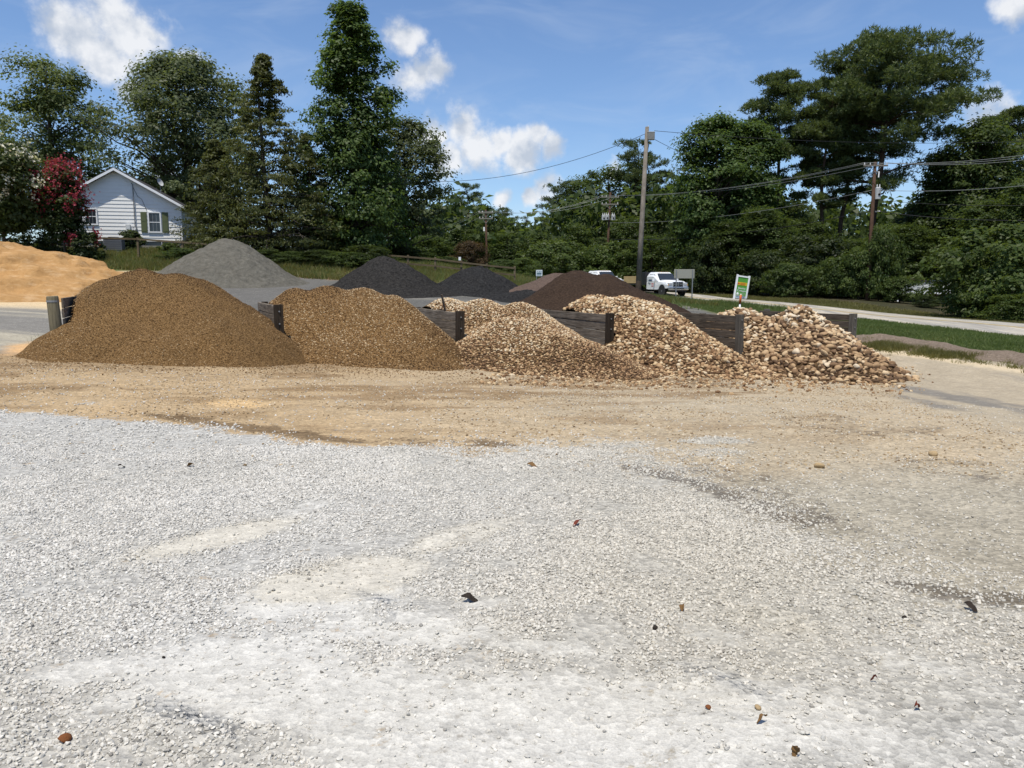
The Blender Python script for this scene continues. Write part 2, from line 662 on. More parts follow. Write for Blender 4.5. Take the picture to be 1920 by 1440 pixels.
def zones(x, y):
    """what the ground is made of at each place: white stone, dust, stains, sand, asphalt, grass"""
    z = terr(x, y)
    p = np.stack([x, y, z], -1)
    q = p - CAM
    d = np.maximum(q @ FW, .8)
    px = np.clip(960 + FPX * q[..., 0] / d, -3500, 5000)
    py = np.clip(720 - FPX * (q @ UP) / d, 300, 3000)
    n1 = fbm(x * .9, y * .9, 3, 4) - .5
    n2 = fbm(x * 3.1, y * 3.1, 11, 4) - .5
    n3 = fbm(x * .35, y * .35, 23, 3) - .5
    yb = np.interp(px, YB_X, YB_Y)
    soft = np.interp(px, [0, 700, 1200, 1900], [9, 14, 70, 150])
    W = smooth(-1, 1, (py - yb + n1 * 50 + n2 * 26 * (soft / 30 + .5)) / soft)
    W = np.maximum(W, smooth(1.25, .5, ell(px, py, 1350, 826, 75, 9) + n2 * 1.2) * .9)
    W = np.maximum(W, smooth(1.3, .5, ell(px, py, 1330, 852, 70, 12) + n2 * 1.2) * .7)
    D = np.zeros_like(x)
    for (cx, cy, rx, ry, an, a) in [(610, 1110, 185, 46, -8, 1.), (700, 1075, 105, 34, -5, 1.), (390, 1012, 190, 22, -14, .9), (560, 960, 60, 18, -20, .6),
                                    (850, 1010, 110, 18, -14, .65), (930, 1130, 90, 16, 0, .7), (800, 1180, 260, 40, 4, .8),
                                    (520, 1300, 420, 95, 0, .95), (1150, 1330, 460, 85, 6, .85), (1500, 1330, 300, 60, 18, .7), (1000, 1210, 200, 22, 3, .7),
                                    (1700, 1240, 160, 25, 12, .6), (200, 1260, 200, 30, -4, .8), (1380, 1200, 110, 22, 14, .6), (900, 1420, 500, 60, 0, .8)]:
        D = np.maximum(D, a * smooth(1.2, .6, ell(px, py, cx, cy, rx, ry, an) + n1 * .9 + n2 * .7))
    beige = np.zeros_like(x)
    for (cx, cy, rx, ry, an, a) in [(640, 1085, 175, 40, -8, 1.), (390, 1012, 190, 22, -14, .9), (850, 1010, 110, 22, -14, .6), (1450, 1160, 110, 22, 10, .5)]:
        beige = np.maximum(beige, a * smooth(1.25, .6, ell(px, py, cx, cy, rx, ry, an) + n1 * .9 + n2 * .5))
    stain = np.zeros_like(x)
    for (cx, cy, rx, ry, an, a) in [(430, 798, 170, 7, 8, 1.5), (590, 818, 70, 7, 6, 1.5), (780, 828, 130, 8, 3, .55), (920, 830, 60, 7, 8, .8),
                                    (1390, 940, 150, 12, 20, 1.3), (1475, 972, 70, 9, 18, 1.3), (1240, 893, 110, 9, 15, 1.1), (1420, 930, 220, 34, 17, .5), (1760, 1108, 150, 15, 8, 1.2), (1880, 1120, 70, 14, 6, 1.2),
                                    (1050, 745, 160, 9, 2, .3), (1330, 718, 140, 10, 5, .55), (1600, 800, 190, 20, 4, .4), (1760, 880, 170, 20, 6, .35), (520, 742, 40, 3, 10, .5), (330, 700, 260, 12, 3, .35)]:
        stain = np.maximum(stain, a * smooth(1.3, .4, ell(px, py, cx, cy, rx, ry, an) + n1 * 1.0 + n2 * .8))
    tR = (x - ROAD_A[0]) * ROAD_N[0] + (y - ROAD_A[1]) * ROAD_N[1]       # + is beyond the near road edge
    # base colours
    tan = np.array([.44, .322, .188]); tan2 = np.array([.45, .375, .265]); brown = np.array([.25, .165, .085])
    greyt = np.array([.345, .315, .25])

    def mx(c, col, f):
        return c * (1 - f[..., None]) + np.asarray(col) * f[..., None]
    col = np.broadcast_to(tan, x.shape + (3,)).copy()
    col = mx(col, tan2, np.clip(smooth(500, 1300, px) * .85 + n1 * .5, 0, 1))
    streak = fbm(px / 190 + n2, py / 9, 31, 4)
    col = mx(col, brown, np.clip(smooth(.50, .70, streak) * .85 * smooth(880, 720, py), 0, 1))
    col = mx(col, (.60, .42, .22), smooth(1.2, .5, ell(px, py, 440, 757, 70, 8) + n2))
    col = mx(col, brown * .95, smooth(705, 670, py + n1 * 20) * smooth(1150, 700, px) * .6)
    col = mx(col, greyt, smooth(820, 930, py + n1 * 60) * smooth(900, 1500, px) * .85)
    Wc = W * np.clip(1 - .70 * smooth(1000, 1850, px) * smooth(1330, 950, py) + n1 * .5, 0, 1)
    # driveway on the right: worn asphalt dusted with sand
    asph = smooth(1640, 1700, px + n1 * 40) * smooth(770, 735, py - (px - 1700) * .28 + n1 * 40) * (tR < 0)
    sandy = fbm(px / 420 + n1 * .3, (py - px * .19) / 9 + n1, 41, 4)
    dc = mx(np.broadcast_to(np.array([.215, .195, .165]), x.shape + (3,)), (.385, .325, .235), smooth(.32, .58, sandy))
    col = col * (1 - asph[..., None]) + dc * asph[..., None]
    edge = smooth(1, .3, np.abs(py - (652 + (px - 1614) * .145)) / 6 + n2) * (px > 1600)
    col = mx(col, (.56, .46, .31), edge * (py < 760))
    # the yard behind the bins and the lane on the left
    back = smooth(.2, 1.2, (x - POST[0][0]) * E_W[0] + (y - POST[0][1]) * E_W[1]) * (tR < -1)
    st2 = fbm(x * .22 + 3, y * 1.3, 51, 4)
    bc = mx(np.broadcast_to(np.array([.125, .122, .112]), x.shape + (3,)), (.24, .225, .19), smooth(.48, .78, st2))
    lf = smooth(-8, -11, x) * back
    bc = mx(bc, (.56, .42, .25), smooth(25, 28.5, y + n1 * 2) * smooth(300, 200, px))
    col = col * (1 - back[..., None]) + bc * back[..., None]
    lane = smooth(-10.2, -11, x + n2) * smooth(15.2, 17.5, y + n1 * 2)
    lc = mx(np.broadcast_to(np.array([.20, .19, .17]), x.shape + (3,)), (.38, .345, .27), smooth(.42, .66, fbm(x * .15, y * 1.1, 61, 4)))
    lc = mx(lc, (.135, .13, .12), smooth(25, 30, y) * smooth(230, 330, px))
    lc = mx(lc, (.60, .46, .28), smooth(24.5, 27.5, y + n1 * 2) * smooth(300, 200, px))
    col = col * (1 - lane[..., None]) + lc * lane[..., None]
    orange = smooth(1.2, .4, ell(px, py, 60, 652, 75, 12, -8) + n2 * 1.2)
    col = mx(col, (.60, .38, .19), orange * (d < 24))
    # grass and leaf litter
    veg = np.zeros_like(x)
    veg = np.maximum(veg, smooth(44, 45.5, y + n1 * 3 + np.where(x < -15, (x + 15) * -.15, 0)))
    veg = np.maximum(veg, smooth(-.2, .5, x - np.interp(y, LAWN[:, 1], LAWN[:, 0]) + n1) * (y > LAWN[0, 1]))
    veg = np.maximum(veg, smooth(-.4, .2, tR) * np.ones_like(x))
    veg = np.maximum(veg, smooth(33, 36, np.abs(x + 4) + n1 * 4) * (y > 10))
    vc = mx(np.broadcast_to(np.array([.075, .105, .03]), x.shape + (3,)), (.16, .13, .06), np.clip(smooth(.4, .65, fbm(x * .5, y * .5, 71, 4)), 0, 1))
    rim = smooth(1.6, 0, np.abs(y - 45.0 + n1 * 2)) * (x > -14) * (x < -6)
    vc = mx(vc, (.36, .18, .08), rim)
    wood = smooth(7, 9.5, tR + n1 * 3)
    vc = mx(vc, (.035, .03, .018), wood * .85)
    col = col * (1 - veg[..., None]) + vc * veg[..., None]
    col *= (1 + n2 * .28 + n3 * .12)[..., None]
    Wc = Wc * (1 - veg) * (1 - asph) * (1 - lane) * (1 - back)
    warm = np.clip(.12 + .22 * smooth(1150, 1350, py) + smooth(350, 1500, px) * .62 * smooth(1420, 1150, py) + beige * .5 + n1 * .5, 0, 1)
    return dict(Wc=Wc, warm=warm, px=px, py=py, d=d, W=W * (1 - veg), D=D, beige=beige, stain=stain, veg=veg, asph=np.maximum(asph, lane), back=back, tR=tR, col=np.clip(col, .01, .9), z=z)


def build_ground():
    ys = [-60, -30, -15, -8, -4, -2, -1, 0]
    y = 0.6
    while y < 46:
        ys.append(y); y += max(.06, y * .0105)
    while y < 1500:
        ys.append(y); y *= 1.06
    xs = list(np.arange(-14, 14.01, .12))
    x = 14.25
    st = .25
    side = []
    while x < 1500:
        side.append(x); st = min(st * 1.035 if x < 40 else st * 1.25, 200); x += st
    xs = [-v for v in side[::-1]] + xs + side
    X, Y = np.meshgrid(np.array(xs), np.array(ys))
    zn = zones(X, Y)
    Z = zn['z'].copy()
    near = smooth(40, 20, np.hypot(X, Y))
    Z += near * ((fbm(X * 1.2, Y * 1.2, 5, 4) - .5) * .05 + (fbm(X * 5, Y * 5, 9, 3) - .5) * .018)
    # bed of the road sits just under its surface
    V = np.stack([X, Y, Z], -1).reshape(-1, 3)
    m = NT('ground_mix', .92, .12)
    p = m.pos()
    base = m.attr('zcol', out='Color')
    wht = m.attr('white'); dst = m.attr('dust'); veg = m.attr('veg'); bge = m.attr('beige')
    brk = m.math('ADD', m.math('MULTIPLY', m.noise(p, 14, 5, .7), .62), m.math('MULTIPLY', m.noise(p, 2.7, 3, .6), .38))

    def crisp(a):
        return m.mr(m.math('ADD', a, m.math('MULTIPLY', m.math('SUBTRACT', brk, .5), 3.4)), .25, .75, 0, 1, True)
    wc = crisp(wht); dc_ = crisp(dst); bc_ = crisp(bge)
    base = m.mix(wc, base, m.mix(m.attr('warm'), (.45, .44, .41), (.40, .37, .305)))
    base = m.mix(m.math('MULTIPLY', wc, dc_), base, m.mix(m.attr('warm'), (.545, .53, .49), (.50, .47, .40)))
    base = m.mix(m.math('MULTIPLY', m.math('MULTIPLY', wc, bc_), .8), base, (.53, .495, .42))
    stn = m.attr('stain')
    base = m.mix(m.math('MULTIPLY', crisp(stn), .8), base, m.mix(1.0, base, (.33, .30, .28), 'MULTIPLY'))
    cell = m.n('ShaderNodeTexVoronoi'); cell.inputs['Scale'].default_value = 38
    m.put(cell.inputs['Vector'], p)
    sep = m.n('ShaderNodeSeparateColor'); m.L.new(cell.outputs['Color'], sep.inputs[0])
    tone = m.mr(sep.outputs[0], 0, 1, .62, 1.22)
    cc = m.n('ShaderNodeCombineColor')
    for i in range(3): m.L.new(tone, cc.inputs[i])
    gr = m.math('MULTIPLY', m.mr(dst, 0, 1, 1, .35), m.mr(veg, 0, 1, .8, .2))
    c1 = m.mix(gr, base, m.mix(1.0, base, cc.outputs[0], 'MULTIPLY'))
    fine = m.noise(p, 110, 3, .7)
    cf = m.n('ShaderNodeCombineColor')
    ft = m.mr(fine, .25, .75, .72, 1.22)
    for i in range(3): m.L.new(ft, cf.inputs[i])
    c2 = m.mix(.8, c1, m.mix(1.0, c1, cf.outputs[0], 'MULTIPLY'))
    med = m.noise(p, 9, 5, .65)
    cm = m.n('ShaderNodeCombineColor')
    mt = m.mr(med, .25, .75, .80, 1.16)
    for i in range(3): m.L.new(mt, cm.inputs[i])
    c3 = m.mix(1.0, c2, cm.outputs[0], 'MULTIPLY')
    # worn-in tyre lugs in the packed dust
    wv = m.n('ShaderNodeTexWave'); wv.inputs['Scale'].default_value = 4.2; wv.inputs['Distortion'].default_value = 3.0
    wv.inputs['Detail'].default_value = 3
    m.put(wv.inputs['Vector'], m.mapping(p, (.12, 1, 1), (0, 0, math.radians(-9))))
    b1 = m.bump(m.math('MULTIPLY', wv.outputs['Fac'], m.attr('tread')), 1.0, .07)
    b2 = m.bump(m.math('MULTIPLY', cell.outputs['Distance'], gr), .75, .02, b1)
    b3 = m.bump(fine, .5, .006, b2)
    b4 = m.bump(med, .6, .03, b3)
    mat = m.done(c3, b4)
    px, py = zn['px'], zn['py']
    tread = np.zeros_like(px)
    for (cx, cy, rx, ry, an) in [(340, 1365, 130, 60, 0), (700, 1130, 40, 60, 0), (1350, 1300, 120, 40, 20)]:
        tread = np.maximum(tread, smooth(1.2, .6, ell(px, py, cx, cy, rx, ry, an)))
    col4 = np.concatenate([zn['col'].reshape(-1, 3), np.ones((X.size, 1))], 1)
    me = mesh_np('ground', V, grid_faces(*X.shape), mat, True,
                 {'zcol': ('FLOAT_COLOR', col4), 'white': ('FLOAT', zn['Wc']), 'beige': ('FLOAT', zn['beige']), 'warm': ('FLOAT', zn['warm']), 'stain': ('FLOAT', np.clip(zn['stain'], 0, 1) * (1 - zn['veg']) * .9), 'dust': ('FLOAT', np.clip(zn['D'] + zn['asph'] * .7, 0, 1)),
                  'veg': ('FLOAT', zn['veg']), 'tread': ('FLOAT', tread)})
    o = link('ground', me)
    tag(o, 'pale gravel and dusty tan yard ground sloping to the right', None, None, 'structure')
    del o['label']
    o['label'] = 'pale gravel and dusty tan ground of the open yard'
    return o


build_ground()

# ---- road
def build_road():
    ts = np.concatenate([np.arange(-60, 110, 1.0)])
    us = np.array([-.35, -.15, 0, .4, 1.4, 2.7, 2.85, 3.0, 4.3, 5.3, ROAD_W, ROAD_W + .15, ROAD_W + .35])
    T, U = np.meshgrid(ts, us, indexing='ij')
    wob = (fbm(T * .7, U * 0 + 3, 7, 3) - .5) * .35
    Ue = U + np.where((U < .1) | (U > ROAD_W - .1), wob, 0)
    X = ROAD_A[0] + ROAD_U[0] * T + ROAD_N[0] * Ue
    Y = ROAD_A[1] + ROAD_U[1] * T + ROAD_N[1] * Ue
    cx = ROAD_A[0] + ROAD_U[0] * ts + ROAD_N[0] * ROAD_W / 2
    cy = ROAD_A[1] + ROAD_U[1] * ts + ROAD_N[1] * ROAD_W / 2
    Z = terr(X, Y) * .35 + terr(cx, cy)[:, None] * .65 + .10 + .05 * (1 - np.abs(U - ROAD_W / 2) / (ROAD_W / 2))
    Z = np.maximum(Z, terr(X, Y) + .05)
    edge = (U < -.2) | (U > ROAD_W + .2)
    Z = np.where(edge, Z - .25, Z)
    m = NT('road_asphalt', .85, .2)
    p = m.pos()
    long = m.noise(m.mapping(p, (1.2, .10, 1), (0, 0, math.radians(-19))), 1.6, 5, .6, .3)
    c = m.ramp(long, [(.3, (.25, .24, .22)), (.48, (.36, .335, .29)), (.62, (.50, .45, .36))])
    crk = m.voro(m.mapping(p, (.9, .35, 1), (0, 0, math.radians(-19))), 1.0)
    c = m.mix(m.mr(m.noise(p, 5, 4, .7), .56, .68, 0, .5), c, (.16, .155, .15))
    fine = m.noise(p, 60, 2)
    c = m.mix(m.mr(fine, .3, .7, 0, .4), c, m.mix(1, c, (.6, .6, .6), 'MULTIPLY'))
    mat = m.done(c, m.bump(fine, .3, .01))
    me = mesh_np('road', np.stack([X, Y, Z], -1).reshape(-1, 3), grid_faces(*X.shape), mat, True)
    o = tag(link('road', me), 'worn pale two-lane road crossing behind the rock piles', None, None, 'structure')
    # two yellow centre lines
    ym = plain('road_yellow', (.50, .37, .13), .8, .2, var=.3, scale=2.5)
    wm = plain('road_white', (.50, .49, .45), .8, .2, var=.3, scale=2.5)
    for c0, w, mt, nm in ((2.68, .11, ym, 'centre_line'), (2.98, .11, ym, 'centre_line'), (.22, .10, wm, 'edge_line'), (ROAD_W - .22, .10, wm, 'edge_line')):
        U2 = np.array([c0 - w / 2, c0 + w / 2])
        T2, UU = np.meshgrid(ts, U2, indexing='ij')
        X2 = ROAD_A[0] + ROAD_U[0] * T2 + ROAD_N[0] * UU
        Y2 = ROAD_A[1] + ROAD_U[1] * T2 + ROAD_N[1] * UU
        Z2 = np.stack([np.interp(U2, us, Z[i]) for i in range(len(ts))]) + .008
        me2 = mesh_np(nm, np.stack([X2, Y2, Z2], -1).reshape(-1, 3), grid_faces(*X2.shape), mt)
        link(nm, me2, o)


build_road()


def road_pt(t, u):
    q = ROAD_A + ROAD_U * t + ROAD_N * u
    c = ROAD_A + ROAD_U * t + ROAD_N * ROAD_W / 2
    z = tz(*q) * .35 + tz(*c) * .65 + .10 + .05 * (1 - abs(u - ROAD_W / 2) / (ROAD_W / 2))
    return np.array([q[0], q[1], max(z, tz(*q) + .05)])


# ------------------------------------------------------------------ timber bin walls
wood_dark = wood_mat('wood_creosote', (.022, .017, .012), (.21, .17, .13), (14, .8, 14))
wood_grey = wood_mat('wood_weathered', (.045, .036, .026), (.36, .31, .25), (14, .8, 14))
wood_green = wood_mat('wood_round_post', (.10, .09, .06), (.27, .24, .16), (14, 14, 1))
wood_postd = wood_mat('wood_post_dark', (.012, .009, .006), (.085, .064, .046), (14, 14, 1))
wood_postg = wood_mat('wood_post_grey', (.06, .055, .048), (.21, .19, .16), (14, 14, 1))
steel_grey = plain('galvanised', (.30, .30, .30), .45, .5, .6)

WALL_TXT = ['weathered round-post bin divider at the far left of the brown gravel',
            'dark timber bin divider between the two brown fine gravel heaps',
            'dark timber bin divider between brown gravel and the small tan pebbles',
            'grey timber bin divider between the small pebbles and the round cobbles',
            'dark plank bin divider between the round cobbles and the big rocks',
            'grey plank bin divider at the right end by the drive']


def build_wall(k):
    p0 = POST[k]
    zt = p0[2]
    zb = BASEZ[k] - .25
    ang = math.atan2(E_S[1], E_S[0])
    root = empty('bin_divider', (p0[0], p0[1], zb), ang)     # local x along the row, local y into the bin
    tag(root, WALL_TXT[k], 'bin wall', 'timber bin dividers')
    Hh = zt - zb
    rng = random.Random(k + 3)
    post_m = [wood_green, wood_postd, wood_postd, wood_postd, wood_postg, wood_postg][k]
    plank_m = [wood_grey, wood_grey, wood_dark, wood_grey, wood_dark, wood_dark][k]
    plank_m = [wood_grey, wood_grey, wood_grey, wood_grey, wood_dark, wood_dark][k]
    if k == 0:
        mb = MB(); mb.tube([(0, 0, 0), (.005, 0, Hh * .5), (-.02, 0, Hh - .03), (-.022, 0, Hh)], [.125, .12, .115, .105], 16)
        mb.build('post', post_m, root, True)
        mb = MB(); mb.tube([(-.02, 0, Hh - .13), (-.02, 0, Hh - .09)], [.121, .121], 16); mb.build('strap', steel_grey, root)
        y0, off = .02, .155
    else:
        mb = MB(); mb.box((0, 0, Hh / 2), (.20, .17, Hh), Euler((math.radians(rng.uniform(-1, 1)), math.radians(rng.uniform(-.8, .8)), 0)).to_matrix(), .008)
        mb.build('post', post_m, root)
        y0, off = .09, 0.0
    L = 4.3
    zc = Hh - .035
    i = 0
    while zc > .05:
        h = rng.uniform(.215, .25)
        t = .075 if k else .045
        y_end = y0 + rng.uniform(-.015, .02)
        mb = MB()
        mb.box((off + rng.uniform(-.006, .006), y_end + L / 2, zc - h / 2), (t, L, h - .014),
               Euler((math.radians(rng.uniform(-.25, .25)), 0, math.radians(rng.uniform(-.15, .15)))).to_matrix(), .006)
        mb.build('plank', plank_m, root)
        zc -= h
        i += 1
    # posts further back inside the wall
    for yy in ((2.0, 4.2) if k else ()):
        mb = MB(); mb.box((off + (.13 if k else -.14), yy, Hh / 2 + .0), (.17, .17, Hh + (.04 if k == 5 else -.05)), None, .008)
        mb.build('post', post_m if k else wood_postg, root)
    # bolt heads on the post
    if k:
        for zz in (Hh - .16, Hh - .45):
            mb = MB(); mb.tube([(.0, -.075, zz), (.0, -.105, zz)], .018, 8)
            mb.build('bolt', steel_grey, root)
    if k == 2:                                     # loose upright stick behind the top plank
        mb = MB(); mb.box((-.06, 1.1, Hh + .14), (.035, .09, .55), Euler((math.radians(6), math.radians(-14), 0)).to_matrix())
        mb.build('broken_stake', wood_dark, root)


for k in range(6):
    build_wall(k)

# ------------------------------------------------------------------ stone heaps in the bins
def pile_frame(k):
    o = POST[k][:2]
    e = POST[k + 1][:2] - POST[k][:2]
    ln = np.linalg.norm(e); e = e / ln
    w = np.array([-e[1], e[0]])
    return o, e, w, ln


def pile_height(k, cones, x, y, amp, seed):
    ground = terr(x, y)
    h = np.full(x.shape, -9.0)
    for (pk, slope, a, ex, rr) in cones:
        c, s = math.cos(rr), math.sin(rr)
        dx, dy = x - pk[0], y - pk[1]
        u = (dx * c + dy * s) / ex
        v = -dx * s + dy * c
        r = np.sqrt(u * u + v * v)
        r = r * (1 + (fbm(np.arctan2(v, u) * 1.3 + 9, r * .5, seed, 3) - .5) * .25)
        hh = pk[2] - slope * (np.sqrt(r * r + a * a) - a)
        h = np.where(h < -8, hh, np.logaddexp(h * 9, hh * 9) / 9)
    h = h + (fbm(x * 1.1, y * 1.1, seed + 5, 4) - .5) * amp * 4 + (fbm(x * 4.5, y * 4.5, seed + 8, 3) - .5) * amp
    h = h - .25 * smooth(.5, 0, h - ground) * (1 if k == 0 else .4)
    toe = h - ground                                    # feather the toe on to the yard
    return np.where(toe < .3, ground - .1 + .4 * np.clip((toe + .45) / .75, 0, 1) ** 1.7, h)


def build_pile(k, name, label, cat, cones, mat, amp, res=.07):
    o, e, w, ln = pile_frame(k)
    cones = [(P(a, b, d), sl_, rad, ex, math.atan2(e[1], e[0])) for (a, b, d, sl_, rad, ex) in cones]
    S, Wd = np.meshgrid(np.arange(-3.0, ln + 4.2, res), np.arange(-5.0, 4.4, res))
    X = o[0] + e[0] * S + w[0] * Wd
    Y = o[1] + e[1] * S + w[1] * Wd
    Z = pile_height(k, cones, X, Y, amp, 100 + k * 13)
    gz = terr(X, Y)
    lo = .24 if k == 0 else .05
    inside = ((S > lo) & (S < ln - .05)) | (Wd < -.02)
    keep = inside & (Z > gz - .06)
    F = grid_faces(*X.shape)
    kf = keep.ravel()[F].all(1)
    F = F[kf]
    used = np.unique(F)
    remap = -np.ones(X.size, int); remap[used] = np.arange(len(used))
    V = np.stack([X, Y, Z], -1).reshape(-1, 3)[used]
    root_p = np.array([o[0] + e[0] * ln / 2, o[1] + e[1] * ln / 2, tz(*(o + e * ln / 2))])
    root = empty(name, root_p)
    tag(root, label, cat, 'stone heaps in the timber bins')
    me = mesh_np('heap', V - root_p, remap[F], mat, True)
    link('heap', me, root)

    def height(x, y):
        return pile_height(k, cones, x, y, amp, 100 + k * 13)
    return dict(root=root, rp=root_p, o=o, e=e, w=w, ln=ln, h=height, lo=lo)


def surf_points(pl, spacing, rng, smin=-2.6, smax=None, wmin=-4.6, wmax=3.0, lift=0.0):
    """jittered points over the visible face of a heap, with its normal"""
    smax = pl['ln'] + 3.8 if smax is None else smax
    S, Wd = np.meshgrid(np.arange(smin, smax, spacing), np.arange(wmin, wmax, spacing * .8))
    S = S + (np.arange(S.shape[0]) % 2)[:, None] * spacing * .5
    S = (S + rng.uniform(-.38, .38, S.shape) * spacing).ravel(); Wd = (Wd + rng.uniform(-.38, .38, Wd.shape) * spacing).ravel()
    X = pl['o'][0] + pl['e'][0] * S + pl['w'][0] * Wd
    Y = pl['o'][1] + pl['e'][1] * S + pl['w'][1] * Wd
    Z = pl['h'](X, Y); gz = terr(X, Y)
    g = spacing * .12
    ok = (((S > pl['lo'] + g) & (S < pl['ln'] - .05 - g)) | (Wd < -.18)) & (Z > gz + .0)
    S, Wd, X, Y, Z = S[ok], Wd[ok], X[ok], Y[ok], Z[ok]
    e = .12
    nx = -(pl['h'](X + e, Y) - pl['h'](X - e, Y)) / (2 * e)
    ny = -(pl['h'](X, Y + e) - pl['h'](X, Y - e)) / (2 * e)
    nrm = np.stack([nx, ny, np.ones_like(nx)], 1)
    nrm /= np.linalg.norm(nrm, axis=1)[:, None]
    return np.stack([X, Y, Z], 1), nrm, S, Wd


def tilt(nrm, rng, jit):
    """euler angles: stone lying roughly flat on the slope"""
    n = len(nrm)
    return np.stack([np.arctan2(-nrm[:, 1], nrm[:, 2]) * 1.0 + rng.normal(0, jit, n), np.arctan2(nrm[:, 0], nrm[:, 2]) + rng.normal(0, jit, n), rng.uniform(0, 6.28, n)], 1)


def grain_mat(name, stops, rough=.75, inst=True, fine=30):
    m = NT(name, rough, .2)
    r = m.attr('rnd', inst=True) if inst else m.n('ShaderNodeObjectInfo').outputs['Random']
    c = m.ramp(r, stops)
    if 'white' in name:
        c = m.mix(m.attr('warm', inst=True), c, m.mix(1, c, (.87, .83, .745), 'MULTIPLY'))
    p = m.pos()
    nz = m.noise(p, fine, 4, .65)
    c = m.mix(m.mr(nz, .3, .7, 0, .5), c, m.mix(1, c, (.55, .47, .38), 'MULTIPLY'))
    return m.done(c, m.bump(nz, .35, .01))


def heap_mat(name, a, b, c_, scale, bump=.9, dist=.03):
    m = NT(name, .92, .1)
    p = m.pos()
    v = m.n('ShaderNodeTexVoronoi'); v.inputs['Scale'].default_value = scale
    m.put(v.inputs['Vector'], p)
    sep = m.n('ShaderNodeSeparateColor'); m.L.new(v.outputs['Color'], sep.inputs[0])
    c = m.ramp(sep.outputs[0], [(0, a), (.55, b), (1, c_)])
    big = m.noise(p, 1.1, 4, .6)
    c = m.mix(m.mr(big, .35, .7, 0, .45), c, m.mix(1, c, (1.35, 1.3, 1.2), 'MULTIPLY'))
    nb = m.bump(v.outputs['Distance'], bump, dist)
    nb = m.bump(m.noise(p, 6, 5, .7), .5, .05, nb)
    return m.done(c, nb)


rs = np.random.RandomState(42)
PALE = [(0, (.10, .058, .03)), (.25, (.22, .125, .062)), (.55, (.40, .26, .14)), (.8, (.54, .40, .23)), (1, (.66, .56, .40))]

# heap 1: fine brown gravel
m1 = heap_mat('fine_brown_gravel', (.095, .052, .019), (.175, .102, .041), (.30, .19, .088), 60)
pl1 = build_pile(0, 'gravel_heap', 'large smooth heap of fine brown gravel in the leftmost bin', 'gravel pile',
                 [(262, 508, 18.5, .60, .85, .80), (340, 514, 18.2, .60, .7, .78), (410, 556, 17.8, .58, .6, .72), (195, 532, 18.2, .70, .5, .7)], m1, .065)
m1g = grain_mat('fine_brown_grain', [(0, (.095, .052, .019)), (.5, (.185, .11, .045)), (.9, (.30, .19, .088)), (1, (.48, .35, .20))])
p_, n_, s_, w_ = surf_points(pl1, .052, rs)
k_ = len(p_)
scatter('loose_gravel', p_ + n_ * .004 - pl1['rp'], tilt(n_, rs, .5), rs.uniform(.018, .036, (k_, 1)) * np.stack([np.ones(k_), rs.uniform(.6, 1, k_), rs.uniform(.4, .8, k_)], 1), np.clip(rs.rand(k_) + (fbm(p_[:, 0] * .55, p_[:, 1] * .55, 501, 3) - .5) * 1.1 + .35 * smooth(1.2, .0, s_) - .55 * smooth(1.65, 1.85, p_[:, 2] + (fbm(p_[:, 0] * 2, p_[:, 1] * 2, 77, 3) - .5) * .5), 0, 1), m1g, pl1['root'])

# heap 2: fine brown gravel, a little coarser
m2 = heap_mat('brown_gravel', (.078, .042, .015), (.16, .092, .037), (.31, .195, .09), 46)
pl2 = build_pile(1, 'gravel_heap', 'flat-topped heap of brown pea gravel in the second bin', 'gravel pile',
                 [(552, 541, 20.3, .66, .4, .72), (615, 537, 20.3, .64, .5, .85), (680, 540, 20.1, .64, .5, .8), (738, 556, 19.8, .62, .4, .66)], m2, .025)
m2g = grain_mat('brown_grain', [(0, (.065, .035, .014)), (.45, (.20, .115, .05)), (.8, (.38, .25, .12)), (1, (.58, .45, .28))])
p_, n_, s_, w_ = surf_points(pl2, .056, rs)
k_ = len(p_)
scatter('loose_gravel', p_ + n_ * .006 - pl2['rp'], tilt(n_, rs, .5), rs.uniform(.026, .05, (k_, 1)) * np.stack([np.ones(k_), rs.uniform(.6, 1, k_), rs.uniform(.4, .8, k_)], 1), np.clip(rs.rand(k_) + (fbm(p_[:, 0] * .6, p_[:, 1] * .6, 502, 3) - .5) * 1.0, 0, 1), m2g, pl2['root'])

# heap 3: small tan pebbles
m3 = heap_mat('pebble_bed', (.05, .03, .014), (.12, .075, .036), (.22, .14, .07), 18)
pl3 = build_pile(2, 'pebble_heap', 'wide heap of small tan river pebbles in the middle bin', 'pebble pile',
                 [(835, 558, 22.8, .60, .5, .8), (905, 563, 22.4, .62, .5, .8), (975, 568, 21.8, .62, .5, .8), (965, 596, 20.2, .50, .6, .95), (1050, 630, 19.8, .46, .5, 1.0)], m3, .03)
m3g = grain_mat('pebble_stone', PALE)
p_, n_, s_, w_ = surf_points(pl3, .062, rs)
k_ = len(p_)
scatter('loose_pebbles', p_ + n_ * .012 - pl3['rp'], tilt(n_, rs, .4), rs.uniform(.045, .085, (k_, 1)) * np.stack([np.ones(k_), rs.uniform(.6, .95, k_), rs.uniform(.4, .75, k_)], 1), np.clip(rs.rand(k_) + (fbm(p_[:, 0] * .7, p_[:, 1] * .7, 503, 3) - .5) * .7 + .30 * smooth(.8, 1.6, p_[:, 2] - pl3['rp'][2]) - .18 * smooth(.9, .3, p_[:, 2] - pl3['rp'][2]), 0, 1), m3g, pl3['root'], 2, .2, True)

